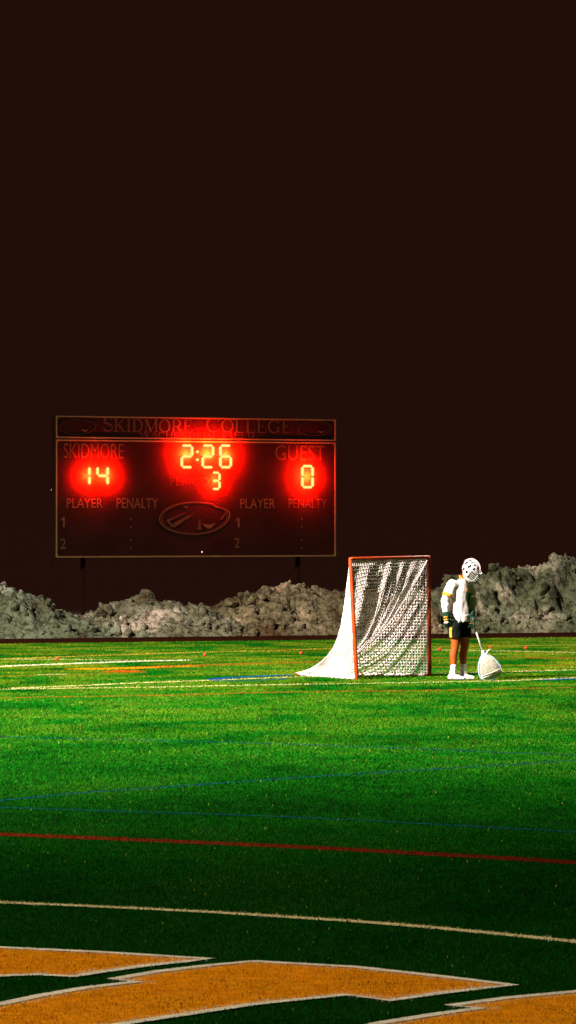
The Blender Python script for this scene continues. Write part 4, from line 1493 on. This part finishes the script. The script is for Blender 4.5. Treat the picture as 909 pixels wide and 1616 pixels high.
for s_ in (-1, 1):
    for (az, el_, ln, tl) in ((35, 48, .024, 20), (70, 55, .026, 10), (110, 52, .026, -10), (145, 45, .022, -20), (60, 22, .028, 35), (95, 20, .028, 20), (130, 18, .026, 5), (85, -18, .022, 30), (115, -20, .022, 20), (150, -8, .018, 0)):
        ca, sa_, ce, se = math.cos(R(az)), math.sin(R(az)), math.cos(R(el_)), math.sin(R(el_))
        nrm_ = V3((ca * ce, sa_ * ce * s_, se))
        c_ = V3((nrm_.x * .142 - .008, nrm_.y * .112, nrm_.z * .140 + .012)) + nrm_ * .0045
        tg = nrm_.cross(V3((0, 0, 1))).normalized()
        bt = nrm_.cross(tg).normalized()
        d1 = tg * math.cos(R(tl + 60)) + bt * math.sin(R(tl + 60))
        d2 = nrm_.cross(d1)
        bm = bmesh.new()
        cw = lambda v_: HF * v_.x + HL * v_.y + HU * v_.z
        loft(bm, [(HC + cw(c_), cw(d1) * ln * 1.25, cw(d2) * .016), (HC + cw(c_ + nrm_ * .003), cw(d1) * ln * 1.2, cw(d2) * .015)], 12)
        link('vent', bm_mesh('vent', bm), helm, m_vent)
    bm = bmesh.new()   # jaw flap
    loft(bm, [(hp_(.0, .104 * s_, -.04), HF * .055, HU * .055), (hp_(.01, .098 * s_, -.06), HF * .058, HU * .06)], 16)
    link('jaw_flap', bm_mesh('jaw_flap', bm, True), helm, m_helmet)
bm = bmesh.new()     # chin guard
tube(bm, [hp_(.02 + .125 * math.cos(a), .098 * math.sin(a), -.118 + .02 * (1 - math.cos(a))) for a in [R(-95 + 190 * k / 14) for k in range(15)]], [(.022, .012)] * 15, 8)
link('chin_guard', bm_mesh('chin_guard', bm, True), helm, m_helmet)
for k, u in enumerate((.035, .005, -.025, -.055, -.085)):
    bm = bmesh.new()
    bul = .160 + .012 * math.sin(math.pi * (k + 1) / 6)
    tube(bm, [hp_(.0 + bul * math.cos(a), (.106 - .004 * k) * math.sin(a), u) for a in [R(-80 + 160 * j / 14) for j in range(15)]], .0045, 6)
    link('cage_bar', bm_mesh('cage_bar', bm, True), helm, m_cage)
for l_ in (-.05, 0, .05):
    bm = bmesh.new()
    tube(bm, [hp_(.145, l_, .06), hp_(.168 - abs(l_) * .28, l_, .01), hp_(.172 - abs(l_) * .28, l_, -.04), hp_(.150 - abs(l_) * .3, l_, -.11)], .0045, 6)
    link('cage_bar', bm_mesh('cage_bar', bm, True), helm, m_cage)

# ------------------------------------------------------------------ goalkeeper's crosse, held head down
m_shaft = mat('crosse_shaft', (0.80, 0.72, 0.64), 0.4, 0.4)
m_head = mat('crosse_head_plastic', (0.42, 0.62, 0.78), 0.4, 0.4)
m_pocket = mat('crosse_pocket_mesh', (0.84, 0.72, 0.68), 0.85, 0.1)
hand_pt = LWR + LD.normalized() * .085 + FW * .02
TH = ground(762.5, 1031.0 + 40)    # only for the column
thr = V3(((762.6 - 727) * .00944, .0, .395))           # throat of the head, person space
tip = V3(((778 - 727) * .00944, .06, .018))             # lower end resting on the turf
butt = hand_pt + (hand_pt - thr).normalized() * .07
crosse = tag(empty('goalie_crosse', POS + V3((tip.x, tip.y, 0))), 'goalkeeper\'s stick with large white mesh head resting on the turf', 'lacrosse stick')
K = lambda p_: p_ - V3((tip.x, tip.y, 0))
bm = bmesh.new()
tube(bm, [K(butt), K(butt.lerp(thr, .5)), K(thr)], .0135, 8)
link('shaft', bm_mesh('shaft', bm, True), crosse, m_shaft)
bm = bmesh.new()
tube(bm, [K(butt + (butt - thr).normalized() * .012), K(butt)], .018, 10, round_end=True)
link('butt_cap', bm_mesh('butt_cap', bm, True), crosse, m_vent)
ax_l = (tip - thr)
Lh = ax_l.length
ax_l = ax_l.normalized()
ax_w = (V3((1, 0.1, .42)) - ax_l * V3((1, 0.1, .42)).dot(ax_l)).normalized()
ax_n = ax_l.cross(ax_w).normalized()
if ax_n.y > 0: ax_n = -ax_n
def head_w(t):
    return np.interp(t, [0, .06, .15, .3, .5, .68, .82, .92, .97, 1.0], [.020, .035, .075, .122, .155, .170, .165, .128, .085, .0])
side1 = [thr + ax_l * (Lh * t) + ax_w * float(head_w(t)) for t in np.linspace(0, 1, 26)]
side2 = [thr + ax_l * (Lh * t) - ax_w * float(head_w(t)) for t in np.linspace(1, 0, 26)]
bm = bmesh.new()
tube(bm, [K(q) for q in side1] + [K(q) for q in side2[1:]], [(.010, .019)] * 51, 8)
link('head_rim', bm_mesh('head_rim', bm, True), crosse, m_head)
bm = bmesh.new()
tube(bm, [K(thr - ax_l * .05), K(thr), K(thr + ax_l * .03)], [.018, .020, .026], 10)
link('throat', bm_mesh('throat', bm, True), crosse, m_head)
rows = []
for t in np.linspace(.04, .985, 24):
    wdt = float(head_w(t)) * .96
    row = []
    for s_ in np.linspace(-1, 1, 16):
        dep = .085 * math.sqrt(max(0, 1 - s_ * s_)) * math.sin(math.pi * min(1, .1 + t * .95)) ** .7
        q = thr + ax_l * (Lh * t) + ax_w * (wdt * s_) + ax_n * dep
        q += V3((noise.noise(q * 30), 0, noise.noise(q * 30 + V3((4, 0, 0))))) * .004
        q.z = max(q.z, .012)
        row.append(K(q))
    rows.append(row)
link('pocket', cords_mesh('pocket', grid_net(rows), .0038), crosse, m_pocket)
for t in (.74, .82, .90):
    wdt = float(head_w(t)) * .97
    bm = bmesh.new()
    pts = []
    for s_ in np.linspace(-1, 1, 12):
        dep = .088 * math.sqrt(max(0, 1 - s_ * s_)) * math.sin(math.pi * min(1, .1 + t * .95)) ** .7
        q = thr + ax_l * (Lh * t) + ax_w * (wdt * s_) + ax_n * (dep + .004)
        q.z = max(q.z, .014)
        pts.append(K(q))
    tube(bm, pts, .006, 6)
    link('shooting_string', bm_mesh('shooting_string', bm, True), crosse, m_pocket)
bm = bmesh.new()
b_ = thr + ax_l * .02
tube(bm, [K(b_ + ax_n * .02), K(b_ + ax_n * .04 + ax_w * .03 + V3((0, 0, .01))), K(b_ + ax_n * .03 + ax_w * .065 + V3((0, 0, .045))), K(b_ + ax_n * .03 + ax_w * .10 + V3((0, 0, .05)))], [.008, .009, .008, .006], 8)
link('string_tail', bm_mesh('string_tail', bm, True), crosse, m_pocket)
